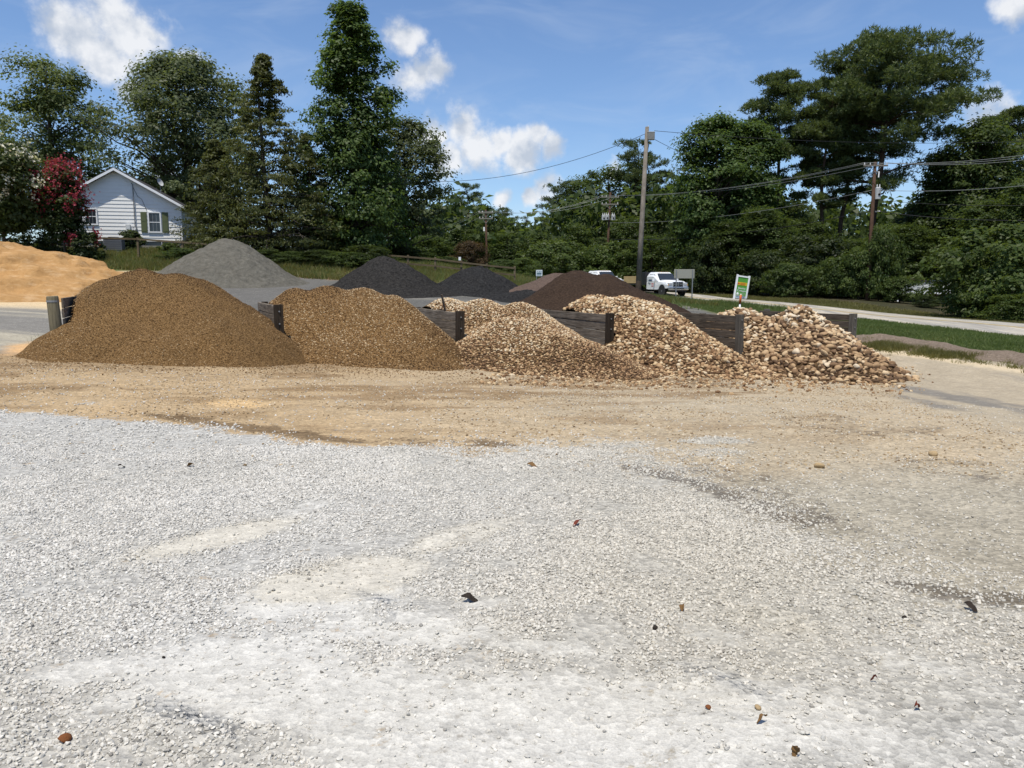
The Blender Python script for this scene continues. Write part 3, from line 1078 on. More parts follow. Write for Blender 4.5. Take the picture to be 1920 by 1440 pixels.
# heaps 4 and 5: cobbles and rocks that can be told apart
def stone_meshes(tagn, mat, nv, rough, seed):
    out = []
    rg = random.Random(seed)
    for v in range(nv):
        bm = bmesh.new()
        bmesh.ops.create_icosphere(bm, subdivisions=2, radius=.5)
        ph = [rg.uniform(0, 6.28) for _ in range(9)]
        for q in bm.verts:
            c = q.co
            f = 1 + rough * (math.sin(3.1 * c.x + ph[0]) * math.sin(2.7 * c.y + ph[1]) + .7 * math.sin(4.3 * c.z + ph[2] + 2 * c.x) + .5 * math.sin(5.7 * c.y + ph[3]))
            q.co = c * f
        for _ in range(3):                      # a few broken flats
            n = Vector((rg.uniform(-1, 1), rg.uniform(-1, 1), rg.uniform(-1, 1))).normalized()
            lim = rg.uniform(.30, .40)
            for q in bm.verts:
                dd = q.co.dot(n)
                if dd > lim: q.co -= n * (dd - lim) * .85
        me = bpy.data.meshes.new(tagn)
        bm.to_mesh(me); bm.free()
        me.polygons.foreach_set('use_smooth', np.ones(len(me.polygons), bool))
        me.materials.append(mat)
        out.append(me)
    return out


def rock_heap(pl, spacing, smin, smax, inst_mat, obj_mat, seed, flat=(.4, .8), rough=.16, layers=2, name='cobble'):
    rng = np.random.RandomState(seed)
    PT, NR, SC = [], [], []
    for layer in range(layers):
        p_, n_, s_, w_ = surf_points(pl, spacing, rng)
        k_ = len(p_)
        sz = smin + (smax - smin) * rng.rand(k_) ** 1.8
        if layer: sz = sz * .8
        PT.append(p_ + n_ * (sz * (.10 if layer == 0 else -.12))[:, None]); NR.append(n_)
        SC.append(sz[:, None] * np.stack([np.ones(k_), rng.uniform(.6, .92, k_), rng.uniform(flat[0], flat[1], k_)], 1))
    # strays lying on the yard in front of the toe
    PTs, NRs, SCs = np.concatenate(PT), np.concatenate(NR), np.concatenate(SC)
    rot = tilt(NRs, rng, .38)
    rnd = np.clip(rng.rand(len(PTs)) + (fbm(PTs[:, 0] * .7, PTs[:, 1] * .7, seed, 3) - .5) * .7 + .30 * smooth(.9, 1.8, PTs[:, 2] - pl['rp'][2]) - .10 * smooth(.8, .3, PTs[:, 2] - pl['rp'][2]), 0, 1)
    px, py, d = proj(PTs)
    vis = (py > 560) & (px > 0) & (px < 1920)
    score = np.where(vis & (np.arange(len(PTs)) < len(PT[0])), SCs[:, 0] / d, 0)
    order = np.argsort(-score)[:300]
    rest = np.ones(len(PTs), bool); rest[order] = False
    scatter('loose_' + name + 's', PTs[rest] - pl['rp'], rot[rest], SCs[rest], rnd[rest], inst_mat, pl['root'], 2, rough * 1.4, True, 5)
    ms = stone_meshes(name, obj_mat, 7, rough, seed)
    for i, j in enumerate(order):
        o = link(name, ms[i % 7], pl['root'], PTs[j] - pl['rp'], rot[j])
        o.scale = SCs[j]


m4 = heap_mat('cobble_bed', (.035, .02, .01), (.07, .042, .02), (.12, .075, .038), 12)
pl4 = build_pile(3, 'cobble_heap', 'rounded heap of tan river cobbles in the fourth bin', 'cobble pile',
                 [(1115, 556, 24.3, .62, .6, .78), (1172, 556, 24.0, .62, .6, .8), (1222, 567, 23.6, .62, .5, .75), (1225, 592, 22.4, .56, .5, .8), (1295, 624, 22.2, .50, .4, .8)], m4, .03)
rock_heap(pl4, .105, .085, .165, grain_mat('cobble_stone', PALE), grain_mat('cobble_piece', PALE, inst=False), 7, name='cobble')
m5 = heap_mat('rock_bed', (.03, .018, .01), (.06, .036, .018), (.10, .062, .032), 9)
ROCK = [(0, (.10, .06, .034)), (.3, (.25, .155, .085)), (.6, (.43, .295, .165)), (.85, (.57, .43, .265)), (1, (.66, .57, .43))]
pl5 = build_pile(4, 'rock_heap', 'heap of large brown and tan river rocks in the rightmost bin', 'rock pile',
                 [(1390, 582, 25.8, .66, .6, .9), (1500, 577, 24.6, .66, .35, .72), (1530, 615, 23.2, .58, .5, .85)], m5, .05)
rock_heap(pl5, .155, .12, .28, grain_mat('rock_stone', ROCK), grain_mat('rock_piece', ROCK, inst=False), 19, (.35, .7), .22, name='rock')


# ------------------------------------------------------------------ loose stone on the yard
def ground_scatter(name, label, n_try, d0, d1, dens_fn, size, stops, seed, rough=.33, cat='gravel'):
    rng = np.random.RandomState(seed)
    d = np.sqrt(rng.uniform(d0 ** 2, d1 ** 2, n_try))
    x = rng.uniform(-1, 1, n_try) * (.72 * d + .8)
    zn = zones(x, d)
    keep = rng.rand(n_try) < dens_fn(zn, x, d)
    x, d, z = x[keep], d[keep], zn['z'][keep]
    near = smooth(40, 20, np.hypot(x, d))
    z = z + near * ((fbm(x * 1.2, d * 1.2, 5, 4) - .5) * .05 + (fbm(x * 5, d * 5, 9, 3) - .5) * .018)
    n = len(x)
    s = size[0] + (size[1] - size[0]) * rng.rand(n) ** 2.2
    scl = s[:, None] * np.stack([np.ones(n), rng.uniform(.55, .95, n), rng.uniform(.45, .85, n)], 1)
    rot = np.stack([rng.normal(0, .35, n), rng.normal(0, .35, n), rng.uniform(0, 6.28, n)], 1)
    mat = grain_mat(name, stops, .85, True, 60)
    rough = .48 if 'white' in name else rough
    wm = zn['warm'][keep] if 'white' in name else None
    o = scatter(name, np.stack([x, d, z + s * .16], 1), rot, scl, rng.rand(n), mat, None, 1, rough, warm=wm)
    return tag(o, label, cat)


def dens_white(zn, x, d):
    nz = fbm(x * 2.6, d * 2.6, 77, 3)
    patch = smooth(.34, .62, fbm(x * .8, d * .8, 78, 3))
    right = 1 - .45 * smooth(1200, 1800, zn['px'])
    low = 1 - .5 * smooth(1180, 1330, zn['py'])
    return np.clip(zn['W'], 0, 1) * (1 - .93 * smooth(.35, .65, zn['D'] + (fbm(x * 9, d * 9, 79, 3) - .5) * 1.2)) * smooth(.28, .62, nz + .12) * (.35 + .65 * patch) * right * low + .025


WHITE = [(0, (.25, .24, .225)), (.05, (.48, .475, .45)), (.4, (.61, .60, .565)), (.9, (.70, .69, .655)), (1, (.76, .74, .69))]
ground_scatter('white_gravel', 'crushed white gravel spread over the foreground yard', 380000, 1.9, 7.5, dens_white, (.009, .0255), WHITE, 1)
ground_scatter('far_white_gravel', 'band of white gravel reaching back to the tan dirt', 150000, 7.5, 14.0, dens_white, (.015, .034), WHITE, 2)


def dens_tan(zn, x, d):
    return (1 - zn['W'] * .9) * (1 - zn['asph']) * (1 - zn['veg']) * smooth(.35, .65, fbm(x * 1.5, d * 1.5, 88, 3)) * .8 * (1 - zn['back'])


ground_scatter('tan_chips', 'scattered tan stone chips on the dirt in front of the bins', 70000, 6.5, 20.0, dens_tan, (.012, .036),
               [(0, (.20, .14, .08)), (.2, (.33, .24, .14)), (.7, (.52, .41, .26)), (1, (.66, .58, .45))], 3)


def dens_toe(zn, x, d):
    return np.exp(-((zn['py'] - 712) / 16.0) ** 2) * smooth(820, 980, zn['px']) * smooth(1760, 1690, zn['px']) * .75


ground_scatter('spilled_pebbles', 'pebbles spilled along the foot of the pebble and rock heaps', 26000, 14.0, 25.0, dens_toe, (.03, .12), PALE, 4, .2, 'pebbles')


def dens_toe2(zn, x, d):
    return np.exp(-((zn['py'] - 684 - (zn['px'] - 300) * .012) / 13.0) ** 2) * smooth(-40, 90, zn['px']) * smooth(930, 830, zn['px']) * .8


ground_scatter('spilled_gravel', 'brown gravel spilled along the foot of the two brown heaps', 42000, 12.0, 20.0, dens_toe2, (.012, .042),
               [(0, (.085, .046, .017)), (.5, (.19, .115, .05)), (.9, (.33, .22, .11)), (1, (.5, .38, .23))], 5, .3)


# single stones and litter that stand out in the foreground
def ground_at(px, py):
    p = G(px, py)
    x, y = p[0], p[1]
    near = float(smooth(40, 20, np.hypot(x, y)))
    dz = near * ((fbm(np.array([x * 1.2]), np.array([y * 1.2]), 5, 4)[0] - .5) * .05 + (fbm(np.array([x * 5]), np.array([y * 5]), 9, 3)[0] - .5) * .018)
    return np.array([x, y, p[2] + dz])


rust = plain('rust_stone', (.20, .075, .028), .9, .15, var=.5, scale=14, bump=.5)
darkst = plain('dark_stone', (.035, .028, .022), .9, .15, var=.5, scale=14, bump=.5)
tanst = plain('tan_stone', (.40, .29, .16), .9, .15, var=.35, scale=10, bump=.5)
sm_r = stone_meshes('stone', rust, 1, .14, 4)[0]
sm_d = stone_meshes('stone', darkst, 1, .14, 5)[0]
sm_t = stone_meshes('stone', tanst, 1, .14, 6)[0]
for (px, py, me, s, lab) in [(125, 1412, sm_r, .048, 'rust brown stone on pale gravel at the lower left corner'),
                             (308, 1242, sm_d, .016, 'small dark chip, one of three in the left dust'),
                             (1227, 1188, sm_d, .030, 'small dark round stone in gravel right of centre'),
                             (1328, 1336, sm_r, .026, 'brown angular stone on pale dust lower right'),
                             (1750, 855, sm_t, .095, 'round tan cobble lying on the dirt at right'),
                             (1695, 1165, sm_d, .028, 'dark stone beside the brown stain at right'),
                             (1420, 1336, sm_t, .03, 'tan chip right of the brown angular stone'),
                             (1535, 878, sm_t, .09, 'pale tan stone in the broken line of stones at right'),
                             (1573, 708, sm_t, .16, 'flat tan rock rolled in front of the rock heap')]:
    p = ground_at(px, py)
    o = link('stone', me, None, p + np.array([0, 0, s * .25]), (.2, .1, px * .01))
    o.scale = (s, s * .85, s * .65)
    tag(o, lab, 'stone', 'odd stones on the gravel')


def leaf_mesh(name, col, seed, l=.09, w=.05):
    rg = random.Random(seed)
    mb = MB()
    n = 7
    up_, dn_ = [], []
    for i in range(n):
        t = i / (n - 1)
        ww = w * .5 * math.sin(math.pi * min(1, t * .95 + .03)) * (1 + rg.uniform(-.25, .25))
        zc = .012 * math.sin(t * 5 + rg.uniform(-.5, .5))
        up_.append((l * (t - .5), ww, zc + .014)); dn_.append((l * (t - .5), -ww, zc + .01))
    mid = [(a[0], 0, a[2] - .008) for a in up_]
    for i in range(n - 1):
        mb.poly([up_[i], up_[i + 1], mid[i + 1], mid[i]])
        mb.poly([mid[i], mid[i + 1], dn_[i + 1], dn_[i]])
    o = mb.build(name, col)
    return o


deadm = plain('dead_leaf_brown', (.16, .09, .035), .8, .2, var=.5, scale=30)
deadd = plain('dead_leaf_dark', (.03, .022, .016), .8, .2, var=.5, scale=30)
deadr = plain('dead_leaf_red', (.14, .035, .02), .8, .2, var=.4, scale=30)
for i, (px, py, mt, l, lab) in enumerate([(880, 1127, deadd, .11, 'curled dark leaf on gravel near the photo centre'),
                                          (1492, 1434, deadm, .07, 'brown leaf standing at the bottom edge of the gravel'),
                                          (1428, 1385, deadm, .06, 'tan dead leaf on pale dust near the bottom edge'),
                                          (1820, 1143, deadd, .09, 'dark leaf on the stained dirt at right'),
                                          (1718, 1330, deadr, .045, 'reddish brown leaf on pale dust at lower right'),
                                          (1637, 1296, deadr, .035, 'small red leaf on dust at lower right'),
                                          (1082, 993, deadr, .12, 'thin reddish twig-like leaf on gravel right of centre'),
                                          (998, 876, deadm, .14, 'brown leaf on the tan edge of the gravel'),
                                          (228, 880, deadd, .09, 'small dark leaf on the white gravel at left'),
                                          (357, 876, deadm, .10, 'tan leaf on the white gravel at left'),
                                          (1280, 1141, deadm, .06, 'pale brown leaf on gravel right of the dark leaf')]):
    l *= .8
    o = leaf_mesh('dead_leaf', mt, i, l, l * .5)
    o.location = ground_at(px, py) + np.array([0, 0, .012])
    o.rotation_euler = (.25, .15 if i != 1 else 1.0, i * 1.7)
    tag(o, lab, 'leaf', 'dead leaves on the yard')

# ------------------------------------------------------------------ heaps behind the bins
def free_heap(name, label, cat, cones, mat, seed, amp=.05, res=.13, ext=5.5, ledge=None, group='heaps behind the bins'):
    pk = [np.array(P(a, b, d)) for (a, b, d, *_r) in cones]
    x0 = min(p[0] for p in pk) - ext; x1 = max(p[0] for p in pk) + ext
    y0 = min(p[1] for p in pk) - ext; y1 = max(p[1] for p in pk) + ext
    X, Y = np.meshgrid(np.arange(x0, x1, res), np.arange(y0, y1, res))
    h = np.full(X.shape, -9.0)
    for p, (_a, _b, _d, slope, a, ex) in zip(pk, cones):
        dx, dy = (X - p[0]) / ex, Y - p[1]
        r = np.hypot(dx, dy)
        r = r * (1 + (fbm(np.arctan2(dy, dx) * 1.5 + 9, r * .4, seed, 3) - .5) * .22)
        hh = p[2] - slope * (np.sqrt(r * r + a * a) - a)
        h = np.where(h < -8, hh, np.logaddexp(h * 7, hh * 7) / 7)
    h += (fbm(X * .9, Y * .9, seed + 3, 4) - .5) * amp * 3 + (np.abs(fbm(X * 2.6, Y * 2.6, seed + 6, 4) - .5)) * -amp * 3 + (fbm(X * 7, Y * 7, seed + 7, 2) - .5) * amp * .8
    if ledge: h = ledge(X, Y, h)
    gz = terr(X, Y)
    toe = h - gz
    h = np.where(toe < .4, gz - .1 + .5 * np.clip((toe + .6) / 1.0, 0, 1) ** 1.6, h)
    keep = h > gz - .06
    F = grid_faces(*X.shape)
    F = F[keep.ravel()[F].all(1)]
    used = np.unique(F)
    rm = -np.ones(X.size, int); rm[used] = np.arange(len(used))
    V = np.stack([X, Y, h], -1).reshape(-1, 3)[used]
    c = np.array([pk[0][0], pk[0][1], tz(pk[0][0], pk[0][1])])
    me = mesh_np(name, V - c, rm[F], mat, True)
    o = link(name, me, None, c)
    return tag(o, label, cat, group)


def soil_mat(name, a, b, scale=9, bump=.8, dist=.05, light=None):
    m = NT(name, .95, .08)
    p = m.pos()
    n1 = m.noise(p, scale, 6, .7, .3)
    n2 = m.noise(p, .8, 4, .6)
    c = m.ramp(n1, [(.3, a), (.68, b)])
    if light is not None:
        c = m.mix(m.mr(m.noise(m.mapping(p, (.6, 1.6, 4.5)), 1.5, 6, .7), .52, .72, 0, .65), c, light)
    c = m.mix(m.mr(n2, .35, .7, 0, .4), c, m.mix(1, c, (1.35, 1.32, 1.28), 'MULTIPLY'))
    nb = m.bump(n1, bump, dist)
    nb = m.bump(m.noise(p, scale * 6, 3, .7), .6, dist * .25, nb)
    return m.done(c, nb)


free_heap('stone_dust_heap', 'tall smooth cone of grey stone dust in front of the cedar', 'gravel pile', [(425, 446, 42, .78, .8, 1.0), (405, 463, 41.5, .72, .9, 1.0)],
          soil_mat('stone_dust', (.082, .077, .064), (.15, .142, .12), 4, .9, .14), 201, .09, .10, 6.5)
free_heap('black_mulch_heap', 'larger black mulch heap left of the other black one', 'mulch pile', [(722, 477, 40, .68, .5, 1.0)],
          soil_mat('black_mulch', (.007, .007, .007), (.062, .058, .054), 9, 1.0, .16), 211, .11, .11, 6.0)
free_heap('black_mulch_heap', 'smaller black mulch heap beside the dark brown mulch', 'mulch pile', [(893, 495, 42.5, .64, .5, 1.0), (985, 541, 39, .5, .6, 1.3)],
          soil_mat('black_mulch_fresh', (.006, .006, .007), (.054, .053, .052), 9, 1.0, .16), 221, .12, .11, 5.5)
free_heap('brown_mulch_heap', 'long dark brown mulch heap behind the cobble bin', 'mulch pile', [(1085, 506, 36, .70, .7, 1.0), (1135, 514, 35.2, .68, .6, 1.0), (1190, 544, 34, .62, .7, 1.1)],
          soil_mat('brown_mulch', (.022, .014, .010), (.075, .050, .035), 12, 1.0, .11), 231, .07, .11, 5.5)
free_heap('red_mulch_heap', 'low reddish brown mulch heap behind the dark brown one', 'mulch pile', [(1045, 512, 41.5, .55, .6, 1.2)],
          soil_mat('red_mulch', (.06, .042, .034), (.145, .105, .085), 12, .9, .08), 241, .06, .13, 4.5)


def sand_ledges(X, Y, h):
    t = fbm(X * .35, Y * .5, 301, 4)
    q = h + (t - .5) * .9
    st = np.floor(q / .55) * .55
    fr = (q - st) / .55
    led = st + .55 * smooth(.35, .75, fr)
    return h + (led - q) * .95 * smooth(.3, 1.0, fbm(X * .5, Y * .5, 305, 2) + .3)


free_heap('sand_heap', 'broad orange sand bank cut in ledges at the left edge', 'sand pile',
          [(-40, 448, 33, .50, 1.0, 1.3), (60, 470, 34, .42, 1.0, 1.25), (-300, 430, 33, .5, 1.5, 1.6), (130, 508, 34.5, .34, 1.0, 1.1)],
          soil_mat('orange_sand', (.30, .17, .068), (.40, .24, .105), 4, .6, .08, (.52, .37, .22)), 251, .10, .11, 6.5, sand_ledges)

# ------------------------------------------------------------------ mulch berm on the verge
def build_berm():
    pts = BERM_PTS
    t = np.linspace(0, 1, 130)
    tt = np.linspace(0, 1, len(pts))
    cx = np.interp(t, tt, pts[:, 0]); cy = np.interp(t, tt, pts[:, 1])
    dx = np.gradient(cx); dy = np.gradient(cy)
    l = np.hypot(dx, dy); nx, ny = -dy / l, dx / l
    if (nx * ROAD_N[0] + ny * ROAD_N[1])[0] < 0: nx, ny = -nx, -ny
    u = np.linspace(-1.5, 1.15, 30)
    X = cx[:, None] + nx[:, None] * u; Y = cy[:, None] + ny[:, None] * u
    prof = np.where(u < .3, smooth(-1.3, .3, u), 1 - smooth(.3, 1.15, u) * 1.1)
    hh = .24 * (.75 + .5 * fbm(t * 9, t * 0, 5, 3))[:, None] * prof[None]
    Z = terr(X, Y) - .05 + hh + (fbm(X * 2.2, Y * 2.2, 8, 4) - .5) * .18 * prof
    m = soil_mat('berm_mulch', (.11, .085, .062), (.24, .19, .15), 14, .9, .06)
    o = link('mulch_berm', mesh_np('mulch_berm', np.stack([X, Y, Z], -1).reshape(-1, 3), grid_faces(*X.shape), m, True))
    tag(o, 'low grey-brown mulch berm between the drive and the verge grass', 'berm')
    return cx, cy, nx, ny


berm = build_berm()


# ------------------------------------------------------------------ trees and shrubs
def unit(v):
    return v / np.maximum(np.linalg.norm(v, axis=-1, keepdims=True), 1e-9)


def leaf_quads(c, nrm, size, aspect, rng, jit=.9, droop=0.0, tint=None):
    """one small folded leaf spray per point; c (n,3) centres, nrm (n,3) facing"""
    n = len(c)
    nn = unit(nrm + rng.normal(0, jit, (n, 3)))
    t = unit(np.cross(nn, rng.normal(0, 1, (n, 3))))
    if droop: t = unit(t + np.array([0, 0, -droop]))
    b = unit(np.cross(nn, t))
    s = size * rng.uniform(.6, 1.35, (n, 1))
    V = np.stack([c - t * s * .5, c + b * s * aspect * .5 + nn * s * .1, c + t * s * .5, c - b * s * aspect * .5 + nn * s * .1], 1).reshape(-1, 3)
    F = np.arange(4 * n).reshape(n, 4)
    tn = np.repeat(np.clip(tint, 0, 1), 4)
    return V, F, tn


def clump_field(kind, H, R, rng, n):
    """centres of leaf clumps inside a crown, with radius"""
    u = rng.rand(n)
    if kind == 'oak':
        t = .14 + .86 * u ** .8
        prof = np.where(t > .42, np.sqrt(np.clip(1 - ((t - .42) / .60) ** 2, 0, 1)), .62 + .38 * (t / .42))
    elif kind == 'gum':
        t = .04 + .95 * u ** 1.15
        prof = np.where(t < .12, .7 + .3 * t / .12, (1 - ((t - .12) / .9)) ** .56)
    elif kind == 'cedar':
        t = .02 + .97 * u ** 1.25
        prof = (1 - t) ** .85 * (1.05 + .0 * t)
    elif kind == 'ovoid':
        t = .04 + .95 * u
        prof = np.sqrt(np.clip(1 - ((t - .45) / .57) ** 2, 0, 1)) * .95 + .05
    elif kind == 'shrub':
        t = .06 + .92 * u
        prof = np.sqrt(np.clip(1 - ((t - .35) / .67) ** 2, 0, 1))
    elif kind == 'myrtle':
        t = .22 + .76 * u ** .8
        prof = np.where(t > .6, np.sqrt(np.clip(1 - ((t - .6) / .42) ** 2, 0, 1)), .45 + .55 * ((t - .2) / .4))
    a = rng.uniform(0, 2 * math.pi, n)
    ph = rng.uniform(0, 6.28, 6)
    lob = 1 + .16 * np.sin(2 * a + ph[0] + 2.2 * t) + .18 * np.sin(3 * a + ph[1] - 7 * t) + .13 * np.sin(5 * a + ph[2] + 11 * t) + rng.normal(0, .07, n)
    rad = rng.rand(n) ** .42
    r = R * prof * lob * rad
    c = np.stack([np.cos(a) * r, np.sin(a) * r, t * H], 1)
    return c, rad, t


def tubes(paths, n=6):
    V, F = [], []
    off = 0
    for pts, rad in paths:
        pts = np.asarray(pts, float)
        k = len(pts)
        tg = unit(np.gradient(pts, axis=0))
        ref = np.where(np.abs(tg[:, 2:3]) < .9, np.array([[0, 0, 1.]]), np.array([[1., 0, 0]]))
        u = unit(np.cross(tg, ref)); w = np.cross(tg, u)
        an = np.arange(n) * 2 * math.pi / n
        ring = pts[:, None] + (u[:, None] * np.cos(an)[None, :, None] + w[:, None] * np.sin(an)[None, :, None]) * np.asarray(rad)[:, None, None]
        V.append(ring.reshape(-1, 3))
        i = np.arange(k * n).reshape(k, n) + off
        F.append(np.stack([i[:-1], np.roll(i, -1, 1)[:-1], np.roll(i, -1, 1)[1:], i[1:]], -1).reshape(-1, 4))
        off += k * n
    return np.concatenate(V), np.concatenate(F)


def branch_paths(H, tr, targets, rng, lean=(0, 0), tz0=.1, top=.96, up=.5):
    hs = np.linspace(-.03, 1, 9) * H * top
    wob = np.cumsum(rng.normal(0, .012 * H, (9, 2)), 0) * (np.linspace(0, 1, 9)[:, None])
    tp = np.stack([wob[:, 0] + lean[0] * hs / H, wob[:, 1] + lean[1] * hs / H, hs], 1)
    rad = tr * (1 - np.linspace(0, .9, 9)) ** .8
    rad[0] *= 1.35
    paths = [(tp, np.maximum(rad, .02))]
    for c in targets:
        hz = np.clip(c[2] - np.hypot(c[0], c[1]) * up, tz0 * H, H * .9)
        x0 = np.interp(hz, hs, tp[:, 0]); y0 = np.interp(hz, hs, tp[:, 1])
        r0 = np.interp(hz, hs, rad) * .42
        s = np.array([x0, y0, hz]); e = np.asarray(c)
        q = np.linspace(0, 1, 5)[:, None]
        pth = s + (e - s) * q + np.array([0, 0, 1]) * (np.sin(q * math.pi) * np.linalg.norm(e - s) * .06) + rng.normal(0, .04, (5, 3)) * q * np.linalg.norm(e - s)
        paths.append((pth, np.maximum(r0 * (1 - q[:, 0] * .85), .012)))
    return paths


def broadleaf(kind, H, R, seed, n_cl, per, leaf, cr=.085, tr=None, gap=.42, flower=None, droop=0, aspect=.6, upb=.55, nbr=40):
    rng = np.random.RandomState(seed)
    c, rad, t = clump_field(kind, H, R, rng, n_cl)
    # drop clumps by a coarse noise so that holes open
    K = rng.normal(0, 1, (6, 3)) * 5.2 / R; PH = rng.uniform(0, 6.28, 6)
    g = np.sin(c @ K.T + PH).sum(1) / 2.6
    ok = g > -gap * 1.5
    c, rad, t = c[ok], rad[ok], t[ok]
    n = len(c)
    cr_ = H * cr * rng.uniform(.5, 1.5, n) * (1 if kind != 'cedar' else (1.15 - .75 * t))
    if kind == 'gum': cr_ *= (1.15 - .5 * t)
    k = rng.poisson(per, n) + 4
    idx = np.repeat(np.arange(n), k)
    m = len(idx)
    dirs = unit(rng.normal(0, 1, (m, 3)))
    dirs[:, 2] = np.where(dirs[:, 2] < -.35, -dirs[:, 2] * .5, dirs[:, 2])
    rr = cr_[idx] * rng.rand(m) ** .45
    flat = np.array([1, 1, .85 if kind != 'cedar' else .5])
    pos = c[idx] + dirs * flat * rr[:, None]
    pos[:, 2] = np.maximum(pos[:, 2], .05)
    outw = unit(np.stack([pos[:, 0], pos[:, 1], (pos[:, 2] - H * .4) * .6], 1))
    nrm = dirs * .8 + outw * .6 + np.array([0, 0, upb])
    ctone = rng.normal(.45, .20, n)
    tint = ctone[idx] + rng.normal(0, .16, m)
    V, F, T = leaf_quads(pos, nrm, leaf, aspect, rng, .55, droop, tint)
    far = np.argsort(-np.hypot(c[:, 0], c[:, 1]) * rng.rand(n))[:nbr]
    TV, TF = tubes(branch_paths(H, tr or H * .022, c[far], rng, up=.55 if kind != 'cedar' else .1))
    out = dict(crown=(V, F, T), trunk=(TV, TF))
    if flower:
        sel = (t > flower[1]) & (rad > flower[2]) & (rng.rand(n) < flower[0])
        fc = c[sel]; fr = cr_[sel]
        fk = 26
        fi = np.repeat(np.arange(len(fc)), fk)
        fo = unit(np.stack([fc[:, 0], fc[:, 1], np.full(len(fc), R * .6)], 1))
        fp = fc[fi] + fo[fi] * fr[fi][:, None] * .85 + rng.normal(0, 1, (len(fi), 3)) * np.array([.13, .13, .2]) * flower[3]
        out['flower'] = leaf_quads(fp, fo[fi], .14, .8, rng, .8, 0, rng.rand(len(fi)))
    return out


def pine(H, R, seed, base=.42, n_br=26, tufts=26, needles=11, nl=.42, flatten=.55, tr=None, layers=True, skew=0.0):
    rng = np.random.RandomState(seed)
    ts = np.sort(base + (1 - base) * rng.rand(n_br) ** .85)
    az = rng.uniform(0, 6.28) + np.arange(n_br) * 2.399 + rng.normal(0, .35, n_br)
    u = (ts - base) / (1 - base)
    prof = np.where(u < .35, .62 + .38 * u / .35, np.sqrt(np.clip(1 - ((u - .35) / .68) ** 2, 0.02, 1))) if layers else (1 - u) ** .8 + .06
    ln = R * prof * rng.uniform(.7, 1.12, n_br) * (1 + skew * np.cos(az))
    ends, tufc, tufd, tone = [], [], [], []
    for i in range(n_br):
        d = np.array([math.cos(az[i]), math.sin(az[i]), rng.uniform(.08, .42) if u[i] > .2 else rng.uniform(-.12, .25)])
        e = np.array([0, 0, ts[i] * H]) + d * ln[i]
        e[2] = min(e[2], H * .985)
        ends.append(e)
        b0 = np.array([0, 0, ts[i] * H])
        nsub = 2 + int(5 * ln[i] / R)                 # needle clumps along the limb
        for j in range(nsub):
            f = 1 - .62 * (j / max(nsub - 1, 1)) * rng.uniform(.7, 1.1)
            rc = (.16 + .10 * rng.rand()) * R * (.7 + .3 * ln[i] / R)
            cc = b0 + (e - b0) * f + unit(rng.normal(0, 1, 3)) * np.array([1, 1, .3]) * rc * (.7 if j else .1)
            k = max(5, int(tufts * .55))
            dr = unit(rng.normal(0, 1, (k, 3)))
            dr[:, 2] = np.abs(dr[:, 2]) * .9 - .15
            tufc.append(cc + dr * np.array([1, 1, flatten]) * rc * rng.rand(k, 1) ** .4)
            tone.append(np.full(k, rng.normal(.45, .18)))
            tufd.append(unit(dr * .9 + np.array([0, 0, .5]) + rng.normal(0, .25, (k, 3))))
    k = 14                                   # leader
    tufc.append(np.array([0, 0, H * .965]) + rng.normal(0, 1, (k, 3)) * np.array([R * .10, R * .10, H * .018])); tone.append(np.full(k, .55))
    tufd.append(unit(np.array([0, 0, 1]) + rng.normal(0, .4, (k, 3))))
    c = np.concatenate(tufc); d = np.concatenate(tufd); tn = np.concatenate(tone)
    n = len(c)
    idx = np.repeat(np.arange(n), needles)
    m = len(idx)
    dirn = unit(d[idx] * .75 + rng.normal(0, .75, (m, 3)))
    L = nl * rng.uniform(.7, 1.25, (m, 1))
    side = unit(np.cross(dirn, rng.normal(0, 1, (m, 3)))) * nl * .10
    b = c[idx] + rng.normal(0, nl * .16, (m, 3))
    V = np.stack([b, b + dirn * L * .5 + side, b + dirn * L, b + dirn * L * .5 - side], 1).reshape(-1, 3)
    F = np.arange(4 * m).reshape(m, 4)
    T = np.repeat(np.clip(tn[idx] + rng.normal(0, .18, m), 0, 1), 4)
    TV, TF = tubes(branch_paths(H, tr or H * .013, ends, rng, tz0=base * .8, top=.985, up=.15), 7)
    return dict(crown=(V, F, T), trunk=(TV, TF))


leaf_oak = leaf_mat('leaf_oak', (0.055, 0.075, 0.034), (0.155, 0.185, 0.088))
leaf_gum = leaf_mat('leaf_gum', (0.034, 0.068, 0.018), (0.128, 0.188, 0.052))
leaf_cedar = leaf_mat('leaf_cedar', (0.046, 0.062, 0.018), (0.142, 0.152, 0.048), .3)
leaf_tulip = leaf_mat('leaf_tulip', (0.055, 0.082, 0.027), (0.155, 0.188, 0.07))
leaf_pine = leaf_mat('leaf_pine', (0.046, 0.076, 0.026), (0.15, 0.188, 0.068), .32)
leaf_pine2 = leaf_mat('leaf_far_pine', (0.052, 0.08, 0.033), (0.14, 0.175, 0.072), .3)
leaf_wood = leaf_mat('leaf_wood', (0.032, 0.057, 0.016), (0.112, 0.152, 0.042))
leaf_bush = leaf_mat('leaf_bush', (0.042, 0.075, 0.016), (0.125, 0.165, 0.042))
leaf_myr = leaf_mat('leaf_myrtle', (0.035, 0.06, 0.018), (0.11, 0.135, 0.045))
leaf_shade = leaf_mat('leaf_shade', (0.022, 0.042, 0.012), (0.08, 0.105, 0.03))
leaf_rust = leaf_mat('leaf_rust', (.055, .040, .020), (.13, .085, .04))
fl_white = leaf_mat('flower_white', (.55, .52, .42), (.78, .76, .66), .3)
fl_red = leaf_mat('flower_red', (.22, .02, .04), (.42, .075, .11), .3)
bark_oak = bark_mat('bark_oak', (.03, .025, .02), (.11, .095, .08))
bark_pine = bark_mat('bark_pine', (.035, .025, .018), (.13, .09, .065))
TREE_CACHE = {}


